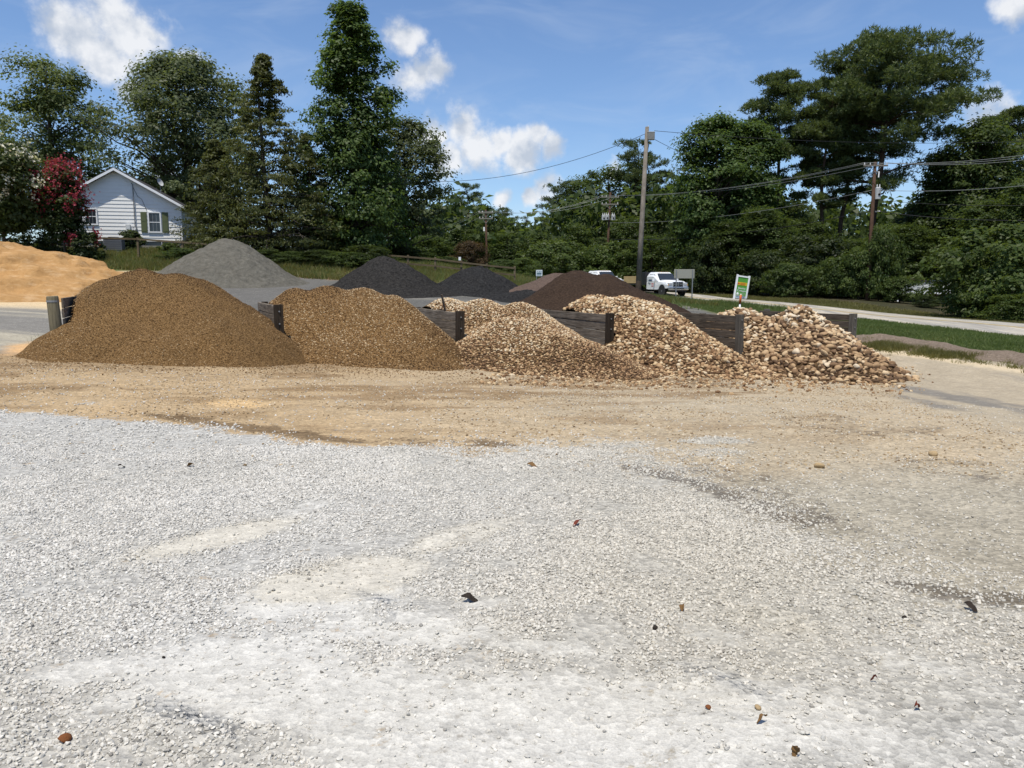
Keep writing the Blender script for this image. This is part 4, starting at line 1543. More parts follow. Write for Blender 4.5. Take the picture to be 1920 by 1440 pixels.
def plant(name, label, cat, pos, data_key, gen, leafm, barkm, group, rz=0.0, scale=(1, 1, 1), flowerm=None):
    """a tree as trunk + crown; copies of one kind share their mesh data"""
    if data_key not in TREE_CACHE:
        g = gen()
        V, F, T = g['crown']
        cm = mesh_np('crown', V, F, leafm, False, {'tint': ('FLOAT', T)})
        TV, TF = g['trunk']
        tm = mesh_np('trunk', TV, TF, barkm, True)
        fm = None
        if 'flower' in g:
            V, F, T = g['flower']
            fm = mesh_np('blossom', V, F, flowerm, False, {'tint': ('FLOAT', T)})
        TREE_CACHE[data_key] = (cm, tm, fm)
    cm, tm, fm = TREE_CACHE[data_key]
    r = empty(name, pos, rz)
    r.scale = scale
    tag(r, label, cat, group)
    link('trunk', tm, r)
    link('crown', cm, r)
    if fm: link('blossom', fm, r)
    return r


def spot(px, top, d):
    """ground point below a photo position at a depth, and the height up to the top seen there"""
    t = P(px, top, d)
    z = tz(t[0], t[1])
    return np.array([t[0], t[1], z]), t[2] - z


YARD = 'trees around the white house'
p, h = spot(80, 118, 76)
plant('tulip_tree', 'tall light green tree at the left edge behind the crepe myrtles', 'tree', p, 'tulip', lambda: broadleaf('oak', h, 4.9, 3, 420, 80, .33, .085, gap=.30, nbr=60), leaf_tulip, bark_oak, YARD)
p, h = spot(-90, 190, 84)
plant('tulip_tree', 'light green tree cut by the left edge of the photo', 'tree', p, 'tulip', None, leaf_tulip, bark_oak, YARD, 1.3, (1.05, 1.05, .84))
p, h = spot(345, 122, 70)
plant('oak_tree', 'big round dark oak rising behind the white house', 'tree', p, 'oak', lambda: broadleaf('oak', h, 7.4, 12, 560, 92, .31, .085, tr=.45, gap=.46, nbr=60), leaf_oak, bark_oak, YARD)
p, h = spot(492, 100, 51)
plant('cedar_tree', 'pointed dark cedar between the oak and the tall sweetgum', 'tree', p, 'cedar', lambda: broadleaf('cedar', h, 4.5, 21, 620, 52, .26, .062, tr=.22, gap=.50, droop=.5, aspect=.34, upb=.3, nbr=90), leaf_cedar, bark_oak, YARD)
p, h = spot(400, 232, 52)
plant('cedar_tree', 'shorter cedar right beside the white house gable', 'tree', p, 'cedar', None, leaf_cedar, bark_oak, YARD, 2.2, (.70, .70, .58))
p, h = spot(572, 235, 53)
plant('cedar_tree', 'ragged cedar filling the gap left of the sweetgum', 'tree', p, 'cedar', None, leaf_cedar, bark_oak, YARD, 4.2, (.58, .58, .64))
p, h = spot(655, 12, 54)
plant('sweetgum_tree', 'tallest tree at left, pyramidal green sweetgum reaching the photo top', 'tree', p, 'gum', lambda: broadleaf('gum', h, 3.75, 33, 640, 94, .265, .060, tr=.3, gap=.40, upb=.6, nbr=70), leaf_gum, bark_oak, YARD)
p, h = spot(755, 235, 62)
plant('oak_tree', 'grey-green oak leaning out right of the sweetgum', 'tree', p, 'oak2', lambda: broadleaf('oak', h, 3.7, 44, 300, 80, .27, .085, tr=.25, gap=.34, nbr=60), leaf_oak, bark_oak, YARD)
p, h = spot(-8, 262, 45)
plant('crepe_myrtle', 'white flowering crepe myrtle at the left edge', 'tree', p, 'myr_w', lambda: broadleaf('myrtle', h, 2.5, 51, 260, 60, .26, .11, tr=.10, gap=.6, flower=(.6, .4, .5, 1.0), nbr=40), leaf_myr, bark_oak, YARD, 0, (1, 1, 1), fl_white)
p, h = spot(110, 314, 46)
plant('crepe_myrtle', 'tall red flowering crepe myrtle beside the white house', 'tree', p, 'myr_r', lambda: broadleaf('myrtle', h, 1.15, 61, 230, 55, .20, .085, tr=.07, gap=.6, flower=(.95, .5, .35, 1.5), nbr=40), leaf_shade, bark_oak, YARD, 0, (1, 1, 1), fl_red)
p, h = spot(158, 436, 46.5)
plant('crepe_myrtle', 'small red crepe myrtle bush under the house windows', 'shrub', p, 'myr_s', lambda: broadleaf('shrub', h, .95, 71, 90, 40, .16, .16, tr=.03, gap=.7, flower=(.4, .35, .6, .7), nbr=20), leaf_shade, bark_oak, YARD, 0, (1, 1, 1), fl_red)
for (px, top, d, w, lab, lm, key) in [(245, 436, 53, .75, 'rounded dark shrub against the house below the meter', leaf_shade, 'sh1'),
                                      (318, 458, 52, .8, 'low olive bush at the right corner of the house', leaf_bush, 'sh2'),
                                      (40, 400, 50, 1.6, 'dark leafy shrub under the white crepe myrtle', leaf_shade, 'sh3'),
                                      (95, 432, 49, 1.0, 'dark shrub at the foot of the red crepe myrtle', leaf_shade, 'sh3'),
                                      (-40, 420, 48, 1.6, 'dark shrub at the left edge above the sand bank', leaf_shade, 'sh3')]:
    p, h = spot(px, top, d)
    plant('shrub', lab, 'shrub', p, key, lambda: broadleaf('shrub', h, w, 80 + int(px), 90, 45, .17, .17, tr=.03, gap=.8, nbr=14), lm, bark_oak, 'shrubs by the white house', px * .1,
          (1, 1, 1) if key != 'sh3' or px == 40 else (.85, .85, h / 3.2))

# woods beyond the road and the fence ------------------------------------------------------
WOODS = 'trees of the wood beyond the road'
FAR_DEF = {
    'fp1': lambda: pine(22, 4.2, 101, .30, 30, 20, 8, .52, .65),
    'fp2': lambda: pine(22, 4.6, 102, .42, 24, 20, 8, .52, .65),
    'fp3': lambda: pine(18, 3.6, 103, .10, 34, 16, 8, .50, .7, layers=False),
    'fd1': lambda: broadleaf('ovoid', 16, 4.8, 104, 260, 55, .40, .095, gap=.5, nbr=20),
    'fd2': lambda: broadleaf('ovoid', 18, 4.3, 105, 260, 55, .40, .09, gap=.5, nbr=20),
}
FAR_H = {'fp1': 22, 'fp2': 22, 'fp3': 18, 'fd1': 16, 'fd2': 18}
far_list = [
    (795, 408, 112, 'fp3', 'young pine at the left end of the far wood'),
    (838, 385, 108, 'fp3', 'second young pine from the left of the far wood'),
    (878, 346, 104, 'fp1', 'pointed pine just left of the small far utility pole'),
    (912, 392, 100, 'fd1', 'broad green tree behind the small far utility pole'),
    (940, 388, 106, 'fp2', 'small round-topped pine right of the small far utility pole'),
    (985, 406, 118, 'fp3', 'low pine in the dip of the far treeline'),
    (1018, 398, 115, 'fp3', 'low pine at the right of the treeline dip'),
    (1052, 338, 104, 'fp2', 'spreading pine left of the crossarm pole'),
    (1085, 342, 104, 'fd2', 'dense green tree behind and left of the crossarm pole'),
    (1112, 326, 106, 'fp2', 'pine with a flat top above the crossarm pole'),
    (1150, 318, 104, 'fd1', 'dense tree between the crossarm pole and the tall grey pole'),
    (1190, 264, 100, 'fp1', 'tall pine right behind the tall grey pole'),
    (1222, 300, 102, 'fp1', 'pine leaning right of the tall grey pole'),
    (1262, 314, 104, 'fp2', 'lone open pine with sky around its crown'),
    (1240, 400, 96, 'fd1', 'round green tree under the lone open pine'),
    (1180, 410, 92, 'fd1', 'low round tree at the foot of the tall pine'),
    (1080, 425, 90, 'fd2', 'low green tree below the spreading pine'),
    (1010, 440, 92, 'fd1', 'low bushy tree above the small white sign'),
    (950, 440, 92, 'fd2', 'low tree behind the right end of the rail fence'),
    (870, 430, 92, 'fd1', 'low tree behind the rail fence left of the small pole'),
    (800, 445, 90, 'fd1', 'low tree behind the left end of the rail fence'),
    (750, 440, 88, 'fd2', 'dark tree behind the larger black mulch heap'),
    (1130, 445, 86, 'fp3', 'young pine behind the white pickups'),
    (1225, 445, 84, 'fd1', 'green tree behind the flatbed truck cab'),
]
for i, (px, top, d, key, lab) in enumerate(far_list):
    p, h = spot(px, top, d)
    s = h / FAR_H[key]
    wx = np.clip(s * (1.0 if key[1] == 'p' else 1.05), .62, 1.3)
    plant('pine_tree' if key[1] == 'p' else 'broadleaf_tree', lab, 'tree', p, key, FAR_DEF[key], leaf_pine2 if key[1] == 'p' else leaf_wood,
          bark_pine, WOODS, i * 1.9, (wx, wx, s))

# near wood across the road on the right
p, h = spot(1345, 226, 76)
plant('broadleaf_tree', 'tall dense green tree above the truck and the blank sign', 'tree', p, 'nd1', lambda: broadleaf('ovoid', h, 3.9, 111, 560, 80, .32, .07, gap=.55, upb=.6, nbr=40), leaf_gum, bark_oak, WOODS)
p, h = spot(1400, 238, 77)
plant('broadleaf_tree', 'dense green tree left of the first big pine', 'tree', p, 'nd1', None, leaf_gum, bark_oak, WOODS, 2.5, (1.0, 1.0, .98))
p, h = spot(1468, 142, 78)
plant('pine_tree', 'first big pine from the left over the green sign', 'tree', p, 'np1', lambda: pine(h, 4.3, 121, .30, 58, 36, 10, .40, .85), leaf_pine, bark_pine, WOODS)
p, h = spot(1556, 168, 77)
plant('pine_tree', 'slim pine with a bare trunk between the two big pines', 'tree', p, 'np2', lambda: pine(h, 3.2, 122, .42, 34, 32, 10, .40, .8), leaf_pine, bark_pine, WOODS)
p, h = spot(1655, 74, 76)
plant('pine_tree', 'biggest pine, with a wide flat crown, upper right', 'tree', p, 'np3', lambda: pine(h, 7.6, 123, .38, 66, 44, 11, .44, .72, tr=.42, skew=.16), leaf_pine, bark_pine, WOODS)
p, h = spot(1590, 110, 79)
plant('pine_tree', 'pine crown joining the biggest pine on its left', 'tree', p, 'np2', None, leaf_pine, bark_pine, WOODS, 2.0, (1.15, 1.15, 1.12))
p, h = spot(1905, 205, 74)
plant('pine_tree', 'pine at the right edge of the photo', 'tree', p, 'np1', None, leaf_pine, bark_pine, WOODS, 2.7, (1.0, 1.0, .82))
p, h = spot(1840, 235, 72)
plant('broadleaf_tree', 'leafy tree left of the pine at the right edge', 'tree', p, 'nd2', lambda: broadleaf('ovoid', h, 4.2, 112, 520, 80, .31, .075, gap=.5, upb=.6, nbr=40), leaf_wood, bark_oak, WOODS)
NEAR = [(1790, 300, 76, 1, 'leafy tree just right of the transformer pole'), (1730, 385, 80, 1, 'leafy tree behind the transformer pole'), (1600, 452, 74, 1, 'dense tree under the slim pine'),
        (1500, 415, 78, 1, 'dense tree under the first big pine'), (1430, 395, 72, 1, 'dense tree above the green sign'), (1950, 330, 62, 1, 'leafy tree cut by the right edge'),
        (1690, 425, 70, 1, 'shaded tree right of the transformer pole'), (1560, 462, 70, 1, 'shaded tree left of the transformer pole'), (1860, 380, 66, 1, 'shaded tree behind the bush at far right'),
        (1310, 380, 80, 1, 'shaded tree right behind the truck cab'), (1370, 420, 74, 1, 'shaded tree behind the blank sign')]
p0_, h0_ = spot(1840, 235, 72)
for i, (px, top, d, _k, lab) in enumerate(NEAR):
    p, h = spot(px, top, d)
    s = h / h0_
    plant('broadleaf_tree', lab, 'tree', p, 'nd2', None, leaf_wood, bark_oak, WOODS, 1 + i * 2.1, (max(s, .75), max(s, .75), s))

BUSH_DEF = {'b1': lambda: broadleaf('shrub', 3.0, 2.1, 131, 190, 62, .155, .15, tr=.05, gap=.8, nbr=12),
            'b2': lambda: broadleaf('shrub', 3.0, 1.8, 132, 190, 62, .15, .15, tr=.05, gap=.7, nbr=12)}
bush_list = [(1880, 430, 47, 'b1', leaf_bush, 'large leafy bush hanging over the verge at the right edge', 1.2),
             (1835, 505, 47, 'b2', leaf_bush, 'low bush left of the large verge bush', 1.0),
             (1905, 555, 44, 'b2', leaf_bush, 'low yellow-green bush on the verge at the right edge', .9),
             (1655, 430, 60, 'b1', leaf_bush, 'vine-covered mound climbing the transformer pole', .85),
             (1615, 470, 61, 'b2', leaf_bush, 'bush left of the transformer pole base', .9),
             (1690, 520, 59, 'b2', leaf_bush, 'low bush right of the transformer pole base', .8),
             (1575, 490, 63, 'b1', leaf_wood, 'dark bush along the verge left of the transformer pole', 1.0),
             (1530, 480, 65, 'b2', leaf_wood, 'second dark bush left of the transformer pole', 1.1),
             (1480, 470, 67, 'b1', leaf_wood, 'dark bush right of the green sign', 1.1),
             (1430, 465, 69, 'b2', leaf_wood, 'dark bush behind the green sign', 1.1),
             (1370, 465, 72, 'b1', leaf_wood, 'dark bush between the two roadside signs', 1.2),
             (1320, 470, 75, 'b2', leaf_wood, 'dark bush behind the blank sign back', 1.1),
             (1270, 470, 80, 'b1', leaf_wood, 'dark bush behind the truck hood', 1.1),
             (1740, 560, 53, 'b2', leaf_wood, 'small dark bush before the shaded porch', .5),
             (1850, 565, 50, 'b1', leaf_bush, 'small bush right of the shaded porch', .6),
             (1170, 455, 86, 'b1', leaf_bush, 'green bush left of the tall grey pole foot', 1.2),
             (1110, 465, 86, 'b2', leaf_bush, 'green bush behind the second pickup', 1.2),
             (1050, 455, 84, 'b1', leaf_bush, 'light green bush above the brown mulch heap', 1.3),
             (985, 485, 66, 'b2', leaf_bush, 'bush at the right end of the rail fence', .8),
             (940, 488, 64, 'b1', leaf_wood, 'bush behind the rail fence near its right end', .7),
             (880, 455, 62, 'b2', leaf_rust, 'reddish bush behind the rail fence', .8),
             (835, 482, 60, 'b1', leaf_wood, 'bush behind the middle of the rail fence', .7),
             (785, 472, 60, 'b2', leaf_wood, 'bush behind the left end of the rail fence', .8),
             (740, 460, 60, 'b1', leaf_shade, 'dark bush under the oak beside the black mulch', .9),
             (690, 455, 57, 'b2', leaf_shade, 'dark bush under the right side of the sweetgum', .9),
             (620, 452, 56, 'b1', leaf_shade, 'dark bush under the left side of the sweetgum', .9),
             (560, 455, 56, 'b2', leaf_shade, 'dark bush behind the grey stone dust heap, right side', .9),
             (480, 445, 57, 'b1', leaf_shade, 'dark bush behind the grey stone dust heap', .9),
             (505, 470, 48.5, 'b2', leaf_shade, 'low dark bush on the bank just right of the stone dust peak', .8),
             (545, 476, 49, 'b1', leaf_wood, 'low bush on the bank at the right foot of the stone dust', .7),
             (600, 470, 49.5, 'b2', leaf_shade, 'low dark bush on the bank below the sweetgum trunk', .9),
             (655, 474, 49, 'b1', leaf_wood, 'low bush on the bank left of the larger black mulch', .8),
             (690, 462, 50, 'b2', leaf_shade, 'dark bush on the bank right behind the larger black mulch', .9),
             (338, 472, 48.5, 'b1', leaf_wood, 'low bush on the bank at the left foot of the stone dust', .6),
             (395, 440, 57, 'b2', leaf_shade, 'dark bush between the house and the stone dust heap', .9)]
for i, (px, top, d, key, lm, lab, wx) in enumerate(bush_list):
    if lm is leaf_wood and px > 1260:
        top += (-34, 26, 8, 40, -18, 30, -6)[i % 7]; lm = (leaf_wood, leaf_shade)[i % 2]; d += (0, 2.5, -1.5)[i % 3]
    p, h = spot(px, top, d)
    plant('bush', lab, 'bush', p, key + lm.name, BUSH_DEF[key], lm, bark_oak, 'bushes at the edge of the woods', i * 1.3, (wx * max(h, 1.5) / 3.0 if wx > .95 else wx, wx, max(h, .8) / 3.0))


# the deep wood behind reads as one mass
def deep_wood():
    rng = np.random.RandomState(9)
    n = 2600
    px = rng.uniform(700, 2150, n)
    d = rng.uniform(92, 135, n)
    x = (px - 960) / FPX * d
    gz = terr(x, d)
    top = np.interp(px, [700, 860, 980, 1060, 1180, 1300, 1400, 1500, 1680, 1760, 1900, 2150], [9, 10, 7, 11, 13, 13, 15, 11, 11, 14, 14, 14])
    c = np.stack([x, d, gz + rng.rand(n) ** .8 * top], 1)
    k = 16
    idx = np.repeat(np.arange(n), k)
    dirs = unit(rng.normal(0, 1, (len(idx), 3)))
    pos = c[idx] + dirs * rng.uniform(.3, 2.0, (len(idx), 1))
    V, F, T = leaf_quads(pos, dirs + np.array([0, -.4, .6]), .95, .6, rng, .6, 0, rng.normal(.4, .2, n)[idx])
    o = link('deep_wood', mesh_np('deep_wood', V, F, leaf_wood, False, {'tint': ('FLOAT', T)}))
    tag(o, 'dense mass of woodland foliage behind the roadside trees', 'woods', None, 'stuff')


deep_wood()


# ------------------------------------------------------------------ grass and weeds
def grass(name, label, n, gen, h, w, mat, seed, clump=4):
    rng = np.random.RandomState(seed)
    x, y, f = gen(rng, n)
    n = len(x)
    z = terr(x, y)
    idx = np.repeat(np.arange(n), clump)
    m = len(idx)
    b = np.stack([x, y, z], 1)[idx] + np.concatenate([rng.normal(0, w * 2.2, (m, 2)), np.full((m, 1), -.02)], 1)
    hh = h * f[idx] * rng.uniform(.5, 1.3, m)
    lean = rng.normal(0, .38, (m, 2))
    a = rng.uniform(0, 6.28, m)
    sd = np.stack([np.cos(a), np.sin(a), np.zeros(m)], 1) * w * .5
    tip = b + np.stack([lean[:, 0] * hh, lean[:, 1] * hh, hh], 1)
    V = np.stack([b - sd, b + sd, tip], 1).reshape(-1, 3)
    F = np.arange(3 * m).reshape(m, 3)
    T = np.repeat(np.clip(rng.normal(.5, .22, m), 0, 1), 3)
    o = link(name, mesh_np(name, V, F, mat, False, {'tint': ('FLOAT', T)}))
    return tag(o, label, 'grass', None, 'stuff')


grass_g = leaf_mat('grass_green', (.070, .105, .026), (.185, .230, .080), .4)
grass_d = leaf_mat('grass_dry', (.10, .105, .03), (.27, .245, .10), .4)


def g_near(rng, n):
    t = rng.uniform(-30, 40, n); u = -rng.rand(n) ** .9 * 11 - .15
    q = ROAD_A[None] + ROAD_U[None] * t[:, None] + ROAD_N[None] * u[:, None]
    bx = np.interp(q[:, 1], LAWN[:, 1], LAWN[:, 0])
    ok = (q[:, 0] > bx + .35) & (q[:, 1] > 12)
    q = q[ok]
    return q[:, 0], q[:, 1], .55 + .9 * fbm(q[:, 0] * .6, q[:, 1] * .6, 4, 3)


grass('verge_grass', 'bright green grass between the berm and the near edge of the road', 95000, g_near, .11, .035, grass_g, 1)


def g_far(rng, n):
    t = rng.uniform(-35, 60, n); u = ROAD_W + .2 + rng.rand(n) ** 1.4 * 4.5
    q = ROAD_A[None] + ROAD_U[None] * t[:, None] + ROAD_N[None] * u[:, None]
    return q[:, 0], q[:, 1], .5 + 1.0 * fbm(q[:, 0] * .4, q[:, 1] * .4, 6, 3)


grass('far_verge_grass', 'yellow-green grass strip along the far edge of the road', 26000, g_far, .16, .05, grass_d, 2)


def g_berm(rng, n):
    i = rng.randint(0, len(berm[0]), n); u = rng.normal(-.75, .35, n)
    x = berm[0][i] + berm[2][i] * u + rng.normal(0, .1, n); y = berm[1][i] + berm[3][i] * u
    f = smooth(.34, .60, fbm(x * .7, y * .7, 15, 3))
    k = rng.rand(n) < f
    return x[k], y[k], (.5 + f[k]) + .15


grass('berm_weeds', 'ragged weeds along the foot of the mulch berm', 9000, g_berm, .13, .025, grass_d, 3)


def g_bank(rng, n):
    x = rng.uniform(-36, 12, n); y = rng.uniform(44.5, 60, n)
    k = (fbm(x * .5, y * .5, 25, 3) + rng.normal(0, .1, n)) > .38
    x, y = x[k], y[k]
    return x, y, .5 + 1.1 * fbm(x * .5, y * .5, 26, 3)


grass('bank_grass', 'rough grass on the bank below the white house and fence', 52000, g_bank, .30, .05, grass_d, 4)
grass('bank_green_grass', 'green grass growing through the bank behind the heaps', 16000, g_bank, .34, .05, grass_g, 5)


def g_pile(rng, n):
    a = np.array([G(1230, 575, 70)[:2], G(1300, 566, 70)[:2], G(1360, 572, 70)[:2], G(1460, 582, 70)[:2]])
    t = rng.rand(n) * 3; i = t.astype(int); f = t - i
    q = a[i] * (1 - f)[:, None] + a[np.minimum(i + 1, 3)] * f[:, None] + rng.normal(0, 1.1, (n, 2))
    return q[:, 0], q[:, 1], .5 + fbm(q[:, 0], q[:, 1], 35, 2)


grass('roadside_weeds', 'tall weeds at the road edge behind the cobble bin', 3500, g_pile, .28, .04, grass_g, 6)


def g_post(rng, n):
    q = POST[0][:2] + np.array([-.35, .45]) + rng.normal(0, .16, (n, 2))
    return q[:, 0], q[:, 1], np.ones(n)


grass('post_weeds', 'wispy weeds at the foot of the round post', 60, g_post, .45, .015, grass_g, 7)


# ------------------------------------------------------------------ white house
white_paint = plain('white_siding', (.80, .80, .78), .6, .3, var=.06, scale=3)
trim_white = plain('white_trim', (.80, .81, .82), .5, .3, var=.03)
roof_m = plain('shingle_dark', (.045, .042, .042), .9, .15, var=.35, scale=8)
shutter_m = plain('shutter_green', (.105, .125, .058), .6, .3, var=.1)
block_m = plain('foundation_block', (.30, .29, .26), .9, .1, var=.2, scale=3)
grey_metal = plain('grey_metal', (.22, .23, .24), .5, .4, .3)
dark_m = plain('dark_void', (.012, .012, .012), .9, .1)


def glass_mat(name, col=(.02, .024, .03)):
    m = NT(name, .06, .6)
    c = m.mix(m.noise(m.pos(obj=True), 2.0, 3), col, tuple(v * 1.8 for v in col))
    return m.done(c)


glass_m = glass_mat('window_glass')


def build_house():
    o = P(225, 452, 54)
    rz = math.radians(12)
    root = empty('house', (o[0], o[1], tz(o[0], o[1])), rz)
    tag(root, 'small white clapboard house with green shutters and a gable end', 'house')
    zb = o[2] - tz(o[0], o[1])
    A = 4.14; he = 2.48; ha = 4.85; D = 9.0

    def top(x):
        return zb + he + (ha - he) * (1 - abs(x) / A)
    mb = MB()
    mb.prism([(-A, zb), (A, zb), (A, zb + he), (0, zb + ha), (-A, zb + he)], 0, D)
    mb.build('wall', white_paint, root)
    mb = MB(); mb.box((0, D / 2, zb / 2 - .3), (2 * A - .1, D - .1, zb + .59)); mb.build('foundation', block_m, root)
    # lapped boards of the gable end
    n = 19
    st = ha / n
    for i in range(n):
        z0, z1 = zb + i * st, zb + (i + 1) * st + .012

        def half(z):
            return A if z <= zb + he else max(.02, A * (1 - (z - zb - he) / (ha - he)))
        a0, a1 = half(z0), half(min(z1, zb + ha - .01))
        mb = MB()
        v = [(-a0, -.035, z0), (a0, -.035, z0), (a1, -.006, z1), (-a1, -.006, z1), (-a0, .01, z0), (a0, .01, z0), (a1, .01, z1), (-a1, .01, z1)]
        bv = [mb.bm.verts.new(q) for q in v]
        for f in ((0, 1, 2, 3), (5, 4, 7, 6), (0, 4, 5, 1), (3, 2, 6, 7), (0, 3, 7, 4), (1, 5, 6, 2)):
            mb.bm.faces.new([bv[j] for j in f])
        mb.build('clapboard', white_paint, root)
    # roof with overhang, rake boards
    ov, oe, th = .46, .38, .12
    sl = (ha - he) / A
    for s in (-1, 1):
        mb = MB()
        x1 = A + oe
        za, ze = zb + ha + .03, zb + he - sl * oe + .03
        mb.prism([(0, za), (s * x1, ze), (s * x1, ze + th), (0, za + th)], -ov, D + ov)
        rf = mb.build('roof', roof_m, root)
        mb = MB(); mb.prism([(0, za - .10), (s * (x1 + .02), ze - .10), (s * (x1 + .02), ze + .08), (0, za + .08)], -ov - .03, -ov - .003)
        mb.build('rake_board', trim_white, rf)
    mb = MB(); mb.box((A - .02, -.04, zb + he / 2 - .05), (.09, .05, he - .12)); mb.build('corner_board', trim_white, root)

    def window(xc, zc, w, h, muntin=True):
        mb = MB(); mb.box((xc, -.05, zc), (w, .02, h)); wd = mb.build('window', glass_m, root)
        fr = .09
        for (dx, dz, sx, sz) in ((0, h / 2 + fr / 2, w + 2 * fr, fr), (0, -h / 2 - fr / 2, w + 2 * fr + .06, fr), (-w / 2 - fr / 2, 0, fr, h), (w / 2 + fr / 2, 0, fr, h)):
            mb = MB(); mb.box((xc + dx, -.065, zc + dz), (sx, .075, sz)); mb.build('frame', trim_white, wd)
        mb = MB(); mb.box((xc, -.064, zc), (w, .02, .05)); mb.build('sash_bar', trim_white, wd)
        for dx in (-w / 6, w / 6):
            mb = MB(); mb.box((xc + dx, -.0625, zc), (.014, .008, h)); mb.build('muntin', plain('muntin_grey', (.35, .36, .37), .6), wd)
    window(-2.62, zb + 1.66, .68, .98)
    window(-1.76, zb + 1.66, .68, .98)
    window(2.36, zb + 1.33, .70, 1.28)
    for xs in (1.66, 3.06):
        mb = MB(); mb.box((xs, -.06, zb + 1.32), (.40, .05, 1.42), None, .008); sh = mb.build('shutter', shutter_m, root)
        for dz in (-.34, .34):
            mb = MB(); mb.box((xs, -.088, zb + 1.32 + dz), (.28, .01, .56)); mb.build('shutter_panel', shutter_m, sh)
    mb = MB(); mb.tube([(1.08, -.12, zb + .9), (1.08, -.12, zb + 3.9), (1.02, -.14, zb + 4.0)], .035, 8); mb.build('service_mast', grey_metal, root)
    mb = MB(); mb.tube([(1.1, -.1, zb + 3.7), (1.35, -.08, zb + 3.1), (1.6, -.06, zb + 2.9), (1.9, -.06, zb + 2.1)], .012, 5); mb.build('drop_cable', dark_m, root)
    mb = MB(); mb.box((.62, -.13, zb + .85), (.3, .18, .62), None, .01); mb.build('breaker_box', plain('box_pale', (.62, .64, .64), .5), root)
    mb = MB(); mb.box((1.06, -.13, zb + .75), (.26, .17, .45), None, .01); mt = mb.build('meter_box', grey_metal, root)
    mb = MB(); mb.tube([(1.06, -.2, zb + .82), (1.06, -.32, zb + .82)], [.10, .085], 14); mb.build('meter_dial', trim_white, mt)
    mb = MB()
    for i in range(2):
        mb.box((2.75 + i * 0, -.05, zb * .5), (.06, .04, zb * .9))
    mb.build('crawl_vent', trim_white, root)
    # dish on the roof
    q = Vector((2.6, 1.2, zb + he + (ha - he) * .32 + .25))
    mb = MB(); mb.tube([q, q + Vector((0, 0, .55))], .025, 6); ds = mb.build('dish_arm', grey_metal, root)
    bm = bmesh.new()
    bmesh.ops.create_uvsphere(bm, u_segments=16, v_segments=10, radius=.5)
    bmesh.ops.delete(bm, geom=[v for v in bm.verts if v.co.z > -.38], context='VERTS')
    for v in bm.verts: v.co.z += .44
    me = bpy.data.meshes.new('dish_bowl'); bm.to_mesh(me); bm.free(); me.materials.append(plain('dish_grey', (.45, .46, .46), .5))
    link('dish_bowl', me, ds, q + Vector((0, -.05, .75)), (math.radians(25), math.radians(65), 0))


build_house()
q = P(214, 458, 51.5)
zg = tz(q[0], q[1])
r = tag(empty('air_conditioner', (q[0], q[1], zg), math.radians(12)), 'grey outdoor air conditioner unit beside the white house', 'air conditioner')
hh = max(P(214, 446, 51.5)[2] - zg, .9)
MB().box((0, 0, hh / 2), (1.15, .8, hh), None, .03).build('casing', plain('ac_grey', (.16, .17, .19), .5, .4, .2), r)
MB().tube([(0, 0, hh), (0, 0, hh + .05)], .34, 18).build('fan_grille', dark_m, r)
for i in range(7):
    MB().box((0, -.41, .15 + i * (hh - .25) / 6), (1.0, .02, .03)).build('louvre', grey_metal, r)

# ------------------------------------------------------------------ rail fences
fence_wood = wood_mat('fence_wood', (.08, .062, .04), (.24, .19, .12))


def fence(label, posts, rails=(0.06, .52)):
    pts = [P(x, y, d) for (x, y, d) in posts]
    root = empty('rail_fence', (pts[0][0], pts[0][1], tz(pts[0][0], pts[0][1])))
    tag(root, label, 'fence', 'wooden rail fences')
    o = np.array(root.location)
    for p in pts:
        g = tz(p[0], p[1])
        MB().box(Vector((p[0] - o[0], p[1] - o[1], (p[2] + g) / 2 - o[2] - .1)), (.13, .13, max(p[2] - g, .6) + .25), None, .01).build('post', fence_wood, root)
    for a, b in zip(pts[:-1], pts[1:]):
        for dz in rails:
            s = Vector(a - o) - Vector((0, .09, dz)); e = Vector(b - o) - Vector((0, .09, dz))
            v = e - s
            mb = MB(); mb.box((s + e) / 2, (v.length - .02, .035, .11), v.to_track_quat('X', 'Z').to_matrix())
            mb.build('rail', fence_wood, root)


fence('wooden rail fence running in front of the white house', [(98, 440, 49.5), (178, 444, 49.5), (258, 446, 49.5), (342, 452, 49.5), (420, 458, 49.5)], (.08,))
fence('wooden rail fence behind the black mulch heaps', [(700, 474, 51), (765, 479, 51), (816, 483, 51), (865, 489, 51), (913, 495, 51), (965, 500, 51)], (.10, .55))

# ------------------------------------------------------------------ utility poles and lines
pole_grey = wood_mat('pole_grey', (.15, .135, .115), (.34, .31, .27), (10, 10, 1))
pole_brown = wood_mat('pole_brown', (.045, .026, .018), (.125, .075, .05), (10, 10, 1))
pole_tar = wood_mat('pole_tar', (.012, .010, .008), (.05, .04, .03), (10, 10, 1))
insul = plain('insulator', (.70, .70, .68), .3, .5)
trans_m = plain('transformer_grey', (.42, .43, .43), .5, .4, var=.25, scale=4)
wire_m = plain('cable_black', (.02, .02, .022), .6, .3)
wire_g = plain('cable_bare', (.26, .27, .26), .5, .4, .3)


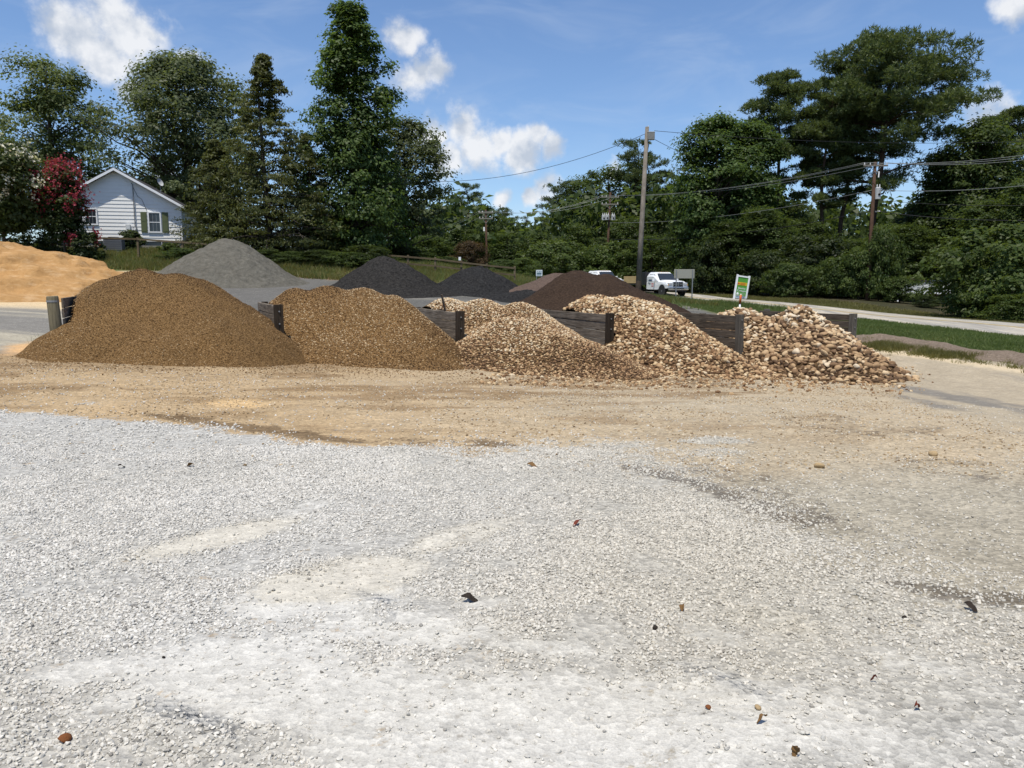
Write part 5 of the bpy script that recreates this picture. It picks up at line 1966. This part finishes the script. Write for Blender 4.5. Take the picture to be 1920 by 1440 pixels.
def pole(label, base, topp, d, r0, r1, mat, tar=0.0):
    b = P(base[0], base[1], d); t = P(topp[0], topp[1], d)
    g = tz(b[0], b[1])
    root = empty('utility_pole', (b[0], b[1], g))
    tag(root, label, 'utility pole', 'utility poles')
    o = np.array([b[0], b[1], g])
    ax = Vector(t - b); ax = ax / ax.z
    z1 = t[2] - g

    def at(z):
        return ax * z
    zt = tar
    if tar:
        MB().tube([at(-.5), at(tar)], [r0 * 1.04, r0 * 1.0], 14).build('tarred_foot', pole_tar, root, True)
    MB().tube([at(zt - (.5 if not tar else 0)), at(z1 * .4), at(z1)], [r0, r0 * .6 + r1 * .4, r1], 14).build('shaft', mat, root, True)
    return root, o, at, z1


def rel(p, o):
    return Vector(np.asarray(p) - o)


# tall grey pole
ra, oa, ata, ha_ = pole('tall bare grey utility pole with a box near its top', (1196, 545), (1213, 238), 52, .19, .125, pole_grey, 1.15)
bx = MB(); c = ata(ha_ - .62) + Vector((.27, -.1, 0)); bx.box(c, (.48, .3, .5), None, .015); bx = bx.build('equipment_box', plain('box_weathered', (.20, .20, .19), .7, .3, var=.4, scale=6), ra)
MB().box(c + Vector((0, 0, .262)), (.5, .32, .02)).build('lid', insul, bx)
MB().tube([c + Vector((-.2, 0, -.27)), c + Vector((-.12, 0, -.5)), ata(ha_ - 1.5) + Vector((.13, 0, 0))], .025, 6).build('conduit', dark_m, ra)
MB().tube([ata(ha_) + Vector((.08, 0, -.02)), ata(ha_) + Vector((.08, 0, .1))], .03, 8).build('pole_cap', insul, ra)

# crossarm pole
rb, ob, atb, hb = pole('distant pole with two crossarms and a pair of transformers', (1136, 515), (1143.5, 360), 86, .15, .11, pole_brown)


def crossarm(root, at, z, half, mat, side=-.12):
    m = MB(); c = at(z) + Vector((0, side, 0)); m.box(c, (half * 2, .10, .13)); arm = m.build('crossarm', mat, root)
    for x in (-half * .92, -half * .45, half * .92):
        MB().tube([c + Vector((x, 0, .06)), c + Vector((x, 0, .22))], [.045, .03], 8).build('insulator', insul, arm)
    for s in (-1, 1):
        MB().tube([c + Vector((s * half * .5, 0, -.06)), at(z - .55) + Vector((0, side, 0))], .02, 5).build('brace', grey_metal, arm)
    return c


arm_far = plain('arm_grey', (.20, .19, .16), .8)
cb1 = crossarm(rb, atb, hb - .55, 1.0, arm_far)
cb2 = crossarm(rb, atb, hb - 1.35, .95, arm_far)


def transformer(root, c, r, h):
    t = MB(); t.tube([c - Vector((0, 0, h / 2)), c + Vector((0, 0, h / 2)), c + Vector((0, 0, h / 2 + .05))], [r, r, r * .7], 14)
    t = t.build('transformer', trans_m, root)
    for x in (-r * .45, r * .45):
        MB().tube([c + Vector((x, 0, h / 2)), c + Vector((x, 0, h / 2 + .28))], [.05, .03], 8).build('bushing', insul, t)
    MB().tube([c + Vector((0, -r * .99, -h * .1)), c + Vector((0, -r - .03, -h * .1))], .09, 8).build('plate', dark_m, t)


for dx in (-.62, .02 + .42):
    transformer(rb, atb(hb - 2.85) + Vector((dx, -.12, 0)), .24, .52)
transformer(rb, atb(hb - 2.85) + Vector((-.25, -.32, 0)), .24, .52)

# small far pole
rc, oc, atc, hc = pole('thin far pole standing behind the rail fence', (913.5, 512), (911, 393), 86, .14, .10, pole_brown)
cc1 = crossarm(rc, atc, hc - .35, .8, arm_far)
cc2 = crossarm(rc, atc, hc - 1.0, .75, arm_far)
MB().tube([atc(hc - 2.4) + Vector((-.22, -.1, 0)), atc(hc - 1.95) + Vector((-.22, -.1, 0))], .10, 8).build('fuse_holder', insul, rc)

# transformer pole on the right
rd, od, atd, hd = pole('brown utility pole with a rusty transformer across the road', (1626, 566), (1641, 304), 60, .165, .115, pole_brown)
cd = crossarm(rd, atd, hd - .28, .95, pole_grey)
transformer(rd, atd(hd - 2.45) + Vector((.30, -.12, 0)), .22, .85)
MB().tube([atd(hd - 1.2) + Vector((.28, -.1, 0)), atd(hd - .75) + Vector((.30, -.1, 0))], .05, 8).build('fuse_cutout', insul, rd)
MB().tube([atd(hd - .85), atd(hd - .75) + Vector((.3, -.1, 0))], .03, 6).build('cutout_bracket', grey_metal, rd)
MB().tube([atd(hd - 3.85) + Vector((.15, -.15, 0)), atd(hd - 3.85) + Vector((.5, -.2, .02))], .05, 8).build('street_lamp_arm', insul, rd)


def wire(label, a, b, sag, mat=wire_m, r=.016):
    a, b = Vector(a), Vector(b)
    mid = (a + b) / 2
    pts = []
    for i in range(25):
        t = i / 24
        p = a.lerp(b, t)
        p.z -= sag * 4 * t * (1 - t)
        pts.append(p - a)
    o = MB().tube(pts, r, 5).build('power_line', mat, None, True, a)
    tag(o, label, 'power line', 'overhead lines')


wa = Vector(oa) + ata(ha_ - .45)
wire('dark cable from the tall grey pole down left to the oak', wa + Vector((-.1, 0, 0)), P(795, 340, 58), .9)
wire('dark cable from the tall grey pole right towards the pines', wa + Vector((.5, 0, .2)), P(1990, 262, 60), .5)
wire('short dark cable dropping right from the box on the grey pole', Vector(oa) + ata(ha_ - .8) + Vector((.5, 0, 0)), P(1345, 312, 70), .15)
for i, x in enumerate((-.87, -.43, .87)):
    nm = ('left', 'middle', 'right')[i]
    s = Vector(od) + cd + Vector((x, 0, .22))
    wire('bare line from the %s insulator of the brown pole to the photo edge' % nm, s, P(1990, 281 + i * 5, 50), .35, wire_g, .014)
    wire('bare line joining the %s insulators of the brown and crossarm poles' % nm, s, Vector(ob) + cb1 + Vector((x, 0, .2)), .75, wire_g, .014)
    wire('bare line from the %s insulator of the crossarm pole to the far pole' % nm, Vector(ob) + cb1 + Vector((x, 0, .2)), Vector(oc) + cc1 + Vector((x * .8, 0, .2)), .9, wire_g, .014)
    wire('bare line from the %s insulator of the far pole down left' % nm, Vector(oc) + cc1 + Vector((x * .8, 0, .2)), P(730, 455 + i * 6, 92), .5, wire_g, .014)
sd = Vector(od) + atd(hd - 2.15)
wire('neutral line from the brown pole to the right photo edge', sd, P(1990, 340, 50), .3, wire_g, .016)
wire('neutral line from the brown pole left to the crossarm pole', sd, Vector(ob) + atb(hb - 3.4), .7, wire_g, .016)
sd = Vector(od) + atd(hd - 3.75)
wire('black phone cable from the brown pole to the right photo edge', sd, P(1990, 412, 50), .3, wire_m, .024)
wire('black phone cable from the brown pole left to the crossarm pole', sd, Vector(ob) + atb(hb - 5.2), .8, wire_m, .024)
wire('thin service cable from the brown pole to the right', Vector(od) + atd(hd - 2.9), P(1990, 383, 55), .25, wire_m, .014)

# ------------------------------------------------------------------ trucks on the road
car_white = NT('truck_white', .28, .5)
car_white.put(car_white.b.inputs['Coat Weight'], .4)
car_white = car_white.done(car_white.mix(car_white.noise(car_white.pos(obj=True), 3, 3), (.74, .76, .78), (.80, .81, .82)))
chrome = plain('chrome', (.55, .56, .58), .22, .5, .9, var=.05)
tyre_m = plain('tyre_rubber', (.018, .018, .018), .85, .2)
black_m = plain('black_steel', (.018, .018, .02), .5, .4)
lens_m = plain('lamp_lens', (.42, .44, .46), .15, .6)
amber_m = plain('amber_lens', (.65, .30, .05), .3, .5)
red_m = plain('logo_red', (.50, .05, .04), .5)


def loft(rings):
    """closed shell through cross sections given as equal-length point lists"""
    mb = MB()
    R = [[mb.bm.verts.new(p) for p in r] for r in rings]
    n = len(R[0])
    for i in range(len(R) - 1):
        for k in range(n):
            mb.bm.faces.new((R[i][k], R[i][(k + 1) % n], R[i + 1][(k + 1) % n], R[i + 1][k]))
    mb.bm.faces.new(R[0][::-1]); mb.bm.faces.new(R[-1])
    return mb


def sect(x, w0, w1, z0, z1, round_=.08):
    """cross section at x: half width w0 at the bottom, w1 at the top"""
    return [(x, -w0, z0), (x, w0, z0), (x, w0 * 1.0, z0 + (z1 - z0) * .55), (x, w1, z1 - round_), (x, w1 - round_, z1), (x, -w1 + round_, z1), (x, -w1, z1 - round_), (x, -w0, z0 + (z1 - z0) * .55)]


def wheel(root, x, y, r=.41, w=.27):
    s = 1 if y > 0 else -1
    t = MB().tube([(x, y - w / 2, r), (x, y - w / 2 + .04, r), (x, y + w / 2 - .04, r), (x, y + w / 2, r)], [r * .93, r, r, r * .93], 22)
    t = t.build('wheel', tyre_m, root, False)
    MB().tube([(x, y + s * w * .42, r), (x, y + s * w * .54, r)], [r * .62, r * .58], 18).build('rim', chrome, t)
    MB().tube([(x, y + s * w * .54, r), (x, y + s * w * .60, r)], [r * .2, r * .16], 12).build('hub', grey_metal, t)


def pickup(name, label, pos, heading, flatbed=True):
    """local x points forward, y to the left side, z up"""
    r = empty(name, pos, heading)
    tag(r, label, 'truck', 'white trucks on the road')
    hw = .98
    cab0, cab1, nose = -.95, .95, 2.62
    # lower body from cab back to nose
    loft([sect(cab0, hw, hw, .55, 1.18), sect(0.0, hw, hw, .52, 1.18), sect(cab1 - .1, hw, hw * .98, .52, 1.20), sect(1.35, hw, hw * .97, .62, 1.26), sect(2.2, hw, hw * .93, .62, 1.22), sect(nose, hw * .97, hw * .86, .66, 1.12, .12)]).build('body', car_white, r, False)
    # hood crown
    loft([sect(.78, .80, .74, 1.1, 1.34), sect(1.5, .80, .72, 1.1, 1.34), sect(2.3, .76, .66, 1.1, 1.26), sect(2.56, .72, .60, 1.05, 1.15)]).build('hood', car_white, r, True)
    # cab
    cabm = loft([sect(cab0, .96, .78, 1.15, 1.95, .1), sect(cab0 + .2, .96, .79, 1.15, 2.0, .1), sect(.1, .96, .78, 1.15, 2.0, .1), sect(.32, .96, .80, 1.15, 1.90, .1), sect(cab1 + .12, .96, .93, 1.15, 1.24, .03)])
    cb = cabm.build('cab', car_white, r, False)
    # windscreen
    MB().poly([(.40, -.72, 1.86), (.40, .72, 1.86), (1.0, .82, 1.30), (1.0, -.82, 1.30)]).build('windscreen', glass_m, cb)
    for o in [cb.children[0]]: o.location = (.035, 0, .035)
    for s in (-1, 1):
        y0, y1 = s * .985, s * .835
        g = MB().poly([(-.62, y0, 1.24), (.52, y0, 1.24), (.30, y1, 1.80), (-.58, y1, 1.84)])
        g = g.build('side_window', glass_m, cb); g.location = (0, s * .012, 0)
        MB().box((-.1, s * (hw + .004), .86), (1.25, .01, .66)).build('door', car_white, r)
        MB().box((-.55, s * (hw + .018), 1.08), (.2, .02, .04)).build('door_handle', chrome, r)
        mrr = MB().box((.55, s * 1.16, 1.32), (.14, .22, .24), None, .02).build('mirror', car_white, r)
        MB().box((.48, s * 1.16, 1.32), (.01, .18, .2)).build('mirror_glass', glass_m, mrr)
        MB().tube([(1.72, s * (hw - .02), .43), (1.72, s * (hw + .035), .43)], .53, 22).build('wheel_arch', black_m, r)
        hl = MB().box((2.55, s * .72, 1.0), (.22, .38, .20), None, .03).build('headlight', lens_m, r)
        MB().box((2.60, s * .90, .92), (.14, .05, .10)).build('turn_lamp', amber_m, hl)
        MB().box((2.76, s * .6, .62), (.03, .2, .08)).build('fog_lamp', lens_m, r)
    gr = MB().box((2.62, 0, .98), (.12, .98, .40), None, .03).build('grille', chrome, r)
    for s in (-1, 1):
        for zz in (.885, 1.075):
            MB().box((2.685, s * .235, zz), (.02, .38, .145)).build('grille_opening', black_m, gr)
    bp = MB().box((2.72, 0, .62), (.16, 1.92, .24), None, .04).build('bumper', chrome, r)
    MB().box((2.805, 0, .60), (.012, 1.0, .09)).build('intake', black_m, bp)
    MB().box((2.62, 0, .46), (.1, 1.7, .14)).build('air_dam', black_m, r)
    for i in range(5):
        MB().box((.25, -.4 + i * .2, 2.015), (.07, .06, .03)).build('roof_lamp', amber_m, cb)
    for x in (1.72, -2.3):
        for s in (-1, 1):
            wheel(r, x, s * .86)
    MB().box((-1.2, 0, .5), (4.6, .8, .14)).build('chassis', black_m, r)
    if flatbed:
        MB().box((-3.0, 0, .98), (4.0, 2.3, .12)).build('flat_bed', black_m, r)
        hb_ = MB().box((-1.36, 0, 1.45), (.62, 2.25, 1.12), None, .02).build('headboard', black_m, r)
        for s in (-1, -.33, .33, 1):
            MB().box((-1.02, s * 1.05, 1.54), (.08, .08, 1.1)).build('upright', black_m, hb_)
        MB().box((.1, -(hw + .014), .92), (.34, .008, .30)).build('door_logo', red_m, r)
        MB().box((.1, -(hw + .020), .86), (.30, .006, .05)).build('logo_stripe', trim_white, r)
        MB().box((.02, -(hw + .020), .97), (.06, .006, .12)).build('logo_stroke', trim_white, r)
        MB().box((.17, -(hw + .020), .97), (.10, .006, .10)).build('logo_stroke', trim_white, r)
        MB().box((-.35, -(hw + .014), 1.02), (.22, .008, .14)).build('fleet_mark', grey_metal, r)
    else:
        loft([sect(-3.0, hw, hw, .6, 1.2), sect(cab0 - .04, hw, hw, .6, 1.2)]).build('cargo_box', car_white, r)
        loft([sect(-2.0, .96, .78, 1.15, 1.95, .1), sect(-1.8, .96, .79, 1.15, 2.0, .1), sect(cab0 + .02, .96, .79, 1.15, 1.99, .1)]).build('rear_cab', car_white, r)
        for s in (-1, 1):
            g = MB().poly([(-1.75, s * .985, 1.24), (-1.0, s * .985, 1.24), (-1.0, s * .84, 1.82), (-1.7, s * .84, 1.80)]).build('rear_window', glass_m, r)
            g.location = (0, s * .012, 0)
    return r


head = math.atan2(-ROAD_U[1], -ROAD_U[0])
tp = P(1262, 562, 60.5)
t_al = (tp[:2] - ROAD_A) @ ROAD_U
t_al += 4.6
tpos = road_pt(t_al, 1.75)
tpos[2] += .0
pickup('flatbed_truck', 'white flatbed work truck with a chrome grille facing the camera', tpos + np.array([ROAD_U[0], ROAD_U[1], 0]) * 1.4, head, True)
p2 = road_pt(t_al + 13.0, 1.75)
pickup('pickup_truck', 'second white pickup, mostly hidden behind the brown mulch', p2, head, False)
lum = plain('lumber', (.52, .38, .19), .8, .2, var=.2, scale=3)
lb = np.array(tpos) + np.array([ROAD_U[0], ROAD_U[1], 0]) * (1.4 + 3.35)
lr = tag(empty('lumber_stack', (lb[0], lb[1], lb[2] + 1.04), head), 'stack of yellow boards on the bed of the white truck', 'lumber')
for iz in range(5):
    for iy in range(4):
        MB().box((random.Random(iz * 9 + iy).uniform(-.06, .06), -.87 + iy * .58, .08 + iz * .125), (3.2, .56, .115), None, .005).build('board', lum, lr)
bk = np.array(tpos) + np.array([ROAD_U[0], ROAD_U[1], 0]) * 3.25 - np.array([ROAD_N[0], ROAD_N[1], 0]) * 1.0
br = tag(empty('bucket', (bk[0], bk[1], bk[2] + 1.04)), 'white bucket on the truck bed behind the cab', 'bucket')
MB().tube([(0, 0, 0), (0, 0, .37)], [.13, .155], 16).build('pail', trim_white, br, True)
MB().tube([(0, 0, .345), (0, 0, .375)], [.165, .165], 16).build('rim', trim_white, br)

# ------------------------------------------------------------------ signs
sign_back = plain('sign_back', (.36, .35, .29), .6, .35, .2, var=.08)
pn = P(1283, 518, 53)
g = tz(pn[0], pn[1])
r = tag(empty('road_sign', (pn[0], pn[1], g), math.radians(4)), 'blank back of a rectangular road sign on two steel posts', 'road sign')
zt = P(1283, 505, 53)[2] - g; zl = P(1283, 522, 53)[2] - g
MB().box((0, 0, (zt + zl) / 2), (1.43, .02, zt - zl), None, .006).build('panel', sign_back, r)
for s in (-1, 1):
    MB().box((s * .57, -.04, zt / 2 - .1), (.065, .05, zt + .15)).build('post', steel_grey, r)

pn = P(1387, 556, 63)
g = tz(pn[0], pn[1])
lean = math.radians(7.5)
r = tag(empty('sale_sign', (pn[0], pn[1], g), math.radians(6)), 'leaning green housing sign in a white frame beside the road', 'sign')
hs = (557 - 512) / 1440 * 63
ws = (1401 - 1378) / 1440 * 63
rt = Euler((0, lean, 0)).to_matrix()


def sgn(name, c, s, mat, parent=None, y=0.0):
    v = rt @ Vector((c[0], y, c[1]))
    return MB().box(v, s, rt).build(name, mat, parent or r)


sg = plain('sign_green', (.085, .30, .04), .5, .35, var=.25, scale=1.2)
sy = plain('sign_yellow', (.62, .42, .02), .5, .35, var=.1)
sgn('panel', (0, hs * .56), (ws - .1, .03, hs * .80), sg)
for s in (-1, 1):
    sgn('post', (s * ws / 2, hs / 2), (.13, .13, hs + .1), trim_white)
sgn('top_rail', (0, hs * .965), (ws - .13, .10, .12), trim_white)
sgn('yellow_band', (0, hs * .66), (ws - .2, .012, .25), sy, None, -.022)
sgn('arrow', (-.30, hs * .66), (.16, .01, .06), red_m, None, -.034)
mb = MB()
mb.prism([(-.08, 0), (.03, .07), (.03, -.07)], -.005, .005)
ah = mb.build('arrow_head', red_m, r); ah.location = rt @ Vector((-.40, -.034, hs * .66)); ah.rotation_euler = (0, lean, 0)
for dz, w in ((.05, .46), (-.05, .42)):
    for i in range(5):
        sgn('lettering', (-.13 + i * w / 5, hs * .66 + dz), (w / 5 * .7, .01, .05), red_m, None, -.034)
sgn('white_line', (0, hs * .175), (ws - .2, .012, .02), trim_white, None, -.022)
sgn('info_strip', (0, hs * .10), (ws - .2, .03, .2), plain('sign_blue_white', (.42, .50, .55), .5), None, 0.004)
for i in range(4):
    sgn('lettering', (-.27 + i * .18, hs * .115), (.13, .01, .035), plain('sign_blue', (.05, .10, .25), .5), None, -.02)


def text(name, body, size, mat, parent, loc, rot, align='CENTER'):
    cu = bpy.data.curves.new(name, 'FONT')
    cu.body = body; cu.size = size; cu.extrude = .003; cu.align_x = align; cu.align_y = 'CENTER'
    t = bpy.data.objects.new('tmp_text', cu)
    C.objects.link(t)
    dg = bpy.context.evaluated_depsgraph_get()
    me = bpy.data.meshes.new_from_object(t.evaluated_get(dg))
    bpy.data.objects.remove(t)
    me.materials.clear(); me.materials.append(mat)
    return link(name, me, parent, loc, rot)


trot = (math.pi / 2, 0, 0)
for body, zz, sz in (('Bentley', .475, .21), ('Cottages', .375, .21)):
    t = text('lettering', body, sz, trim_white, r, (0, 0, 0), (0, 0, 0))
    t.matrix_local = Matrix.Translation(rt @ Vector((.02, -.026, hs * zz))) @ rt.to_4x4() @ Matrix.Rotation(math.pi / 2, 4, 'X')
# small white house emblem with two lines beside it
hm = MB(); hm.prism([(-.09, -.1), (.09, -.1), (.09, .03), (0, .12), (-.09, .03)], -.005, .005); hm = hm.build('emblem', trim_white, r)
hm.matrix_local = Matrix.Translation(rt @ Vector((-.27, -.024, hs * .255))) @ rt.to_4x4()
for dz in (.035, -.04):
    for i in range(4):
        sgn('lettering', (-.07 + i * .12, hs * .255 + dz), (.085, .008, .04), plain('sign_pale', (.38, .52, .36), .5), None, -.024)

# marker post, small white sign behind the mulch
pn = P(1387, 580, 42)
g = tz(pn[0], pn[1])
r = tag(empty('marker_post', (pn[0], pn[1], g), 0), 'orange and white pipeline marker post behind the rocks', 'marker post')
ztop = P(1388.5, 551, 42)[2] - g
zmid = P(1387, 569, 42)[2] - g
MB().tube([(0, 0, -.2), (0, 0, zmid)], .05, 12).build('white_tube', trim_white, r, True)
MB().tube([(0, 0, zmid - .02), (.03, 0, ztop - .06)], [.062, .062], 12).build('orange_sleeve', plain('orange_plastic', (.52, .11, .03), .5), r, True)
MB().tube([(.03, 0, ztop - .07), (.032, 0, ztop - .02), (.032, 0, ztop)], [.055, .05, .02], 12).build('cap', plain('cap_cream', (.70, .66, .52), .5), r, True)

pn = P(1011, 512, 50)
g = tz(pn[0], pn[1])
r = tag(empty('yard_sign', (pn[0], pn[1], g), math.radians(-8)), 'small white notice sign left of the brown mulch heap', 'sign')
zc = pn[2] - g
MB().box((0, 0, zc), (.42, .02, .40), None, .006).build('panel', plain('notice_white', (.60, .66, .68), .5, var=.05), r)
for s in (-1, 1):
    MB().box((s * .17, .02, zc / 2 - .05), (.04, .03, zc + .1)).build('stake', steel_grey, r)
for (x, z, w, h) in ((-.10, .10, .04, .06), (.01, .10, .05, .07), (.12, .10, .09, .03), (.0, -.02, .30, .10), (-.02, -.12, .28, .03)):
    MB().box((x, -.013, zc + z), (w, .006, h)).build('print', plain('print_grey', (.10, .17, .20), .6), r)

# small white tag on the fence
pn = P(862, 485, 50.7)
t = tag(MB().box((0, 0, 0), (.16, .02, .22)).build('fence_tag', trim_white, None, False, pn), 'tiny white tag fixed to the top of the rail fence', 'sign')

# ------------------------------------------------------------------ shaded porch building in the trees
pn = P(1775, 575, 66)
g = tz(pn[0], pn[1])
r = tag(empty('cottage', (pn[0], pn[1], g), math.radians(-14)), 'low cottage with a grey metal roof and porch deep in the trees', 'house')
zr = P(1775, 548, 66)[2] - g
metal_roof = plain('metal_roof', (.40, .43, .46), .4, .5, .3, var=.15)
MB().box((0, 2.6, zr / 2), (8.0, 3.6, zr - .1)).build('wall', plain('cottage_wall', (.06, .055, .05), .9), r)
MB().prism([(-.2, zr - .05), (3.0, zr + 1.0), (3.0, zr + 1.08), (-.2, zr + .03)], -4.4, 4.4, 'x').build('roof', metal_roof, r)
MB().box((0, -.22, zr - .07), (8.8, .05, .16)).build('fascia', trim_white, r)
for x in (-3.9, -1.9, .6, 1.5, 3.9):
    MB().box((x, -.05, zr / 2 - .05), (.11, .11, zr - .1)).build('porch_post', trim_white, r)
MB().box((1.05, -.05, .75), (.8, .06, .06)).build('porch_rail', trim_white, r)
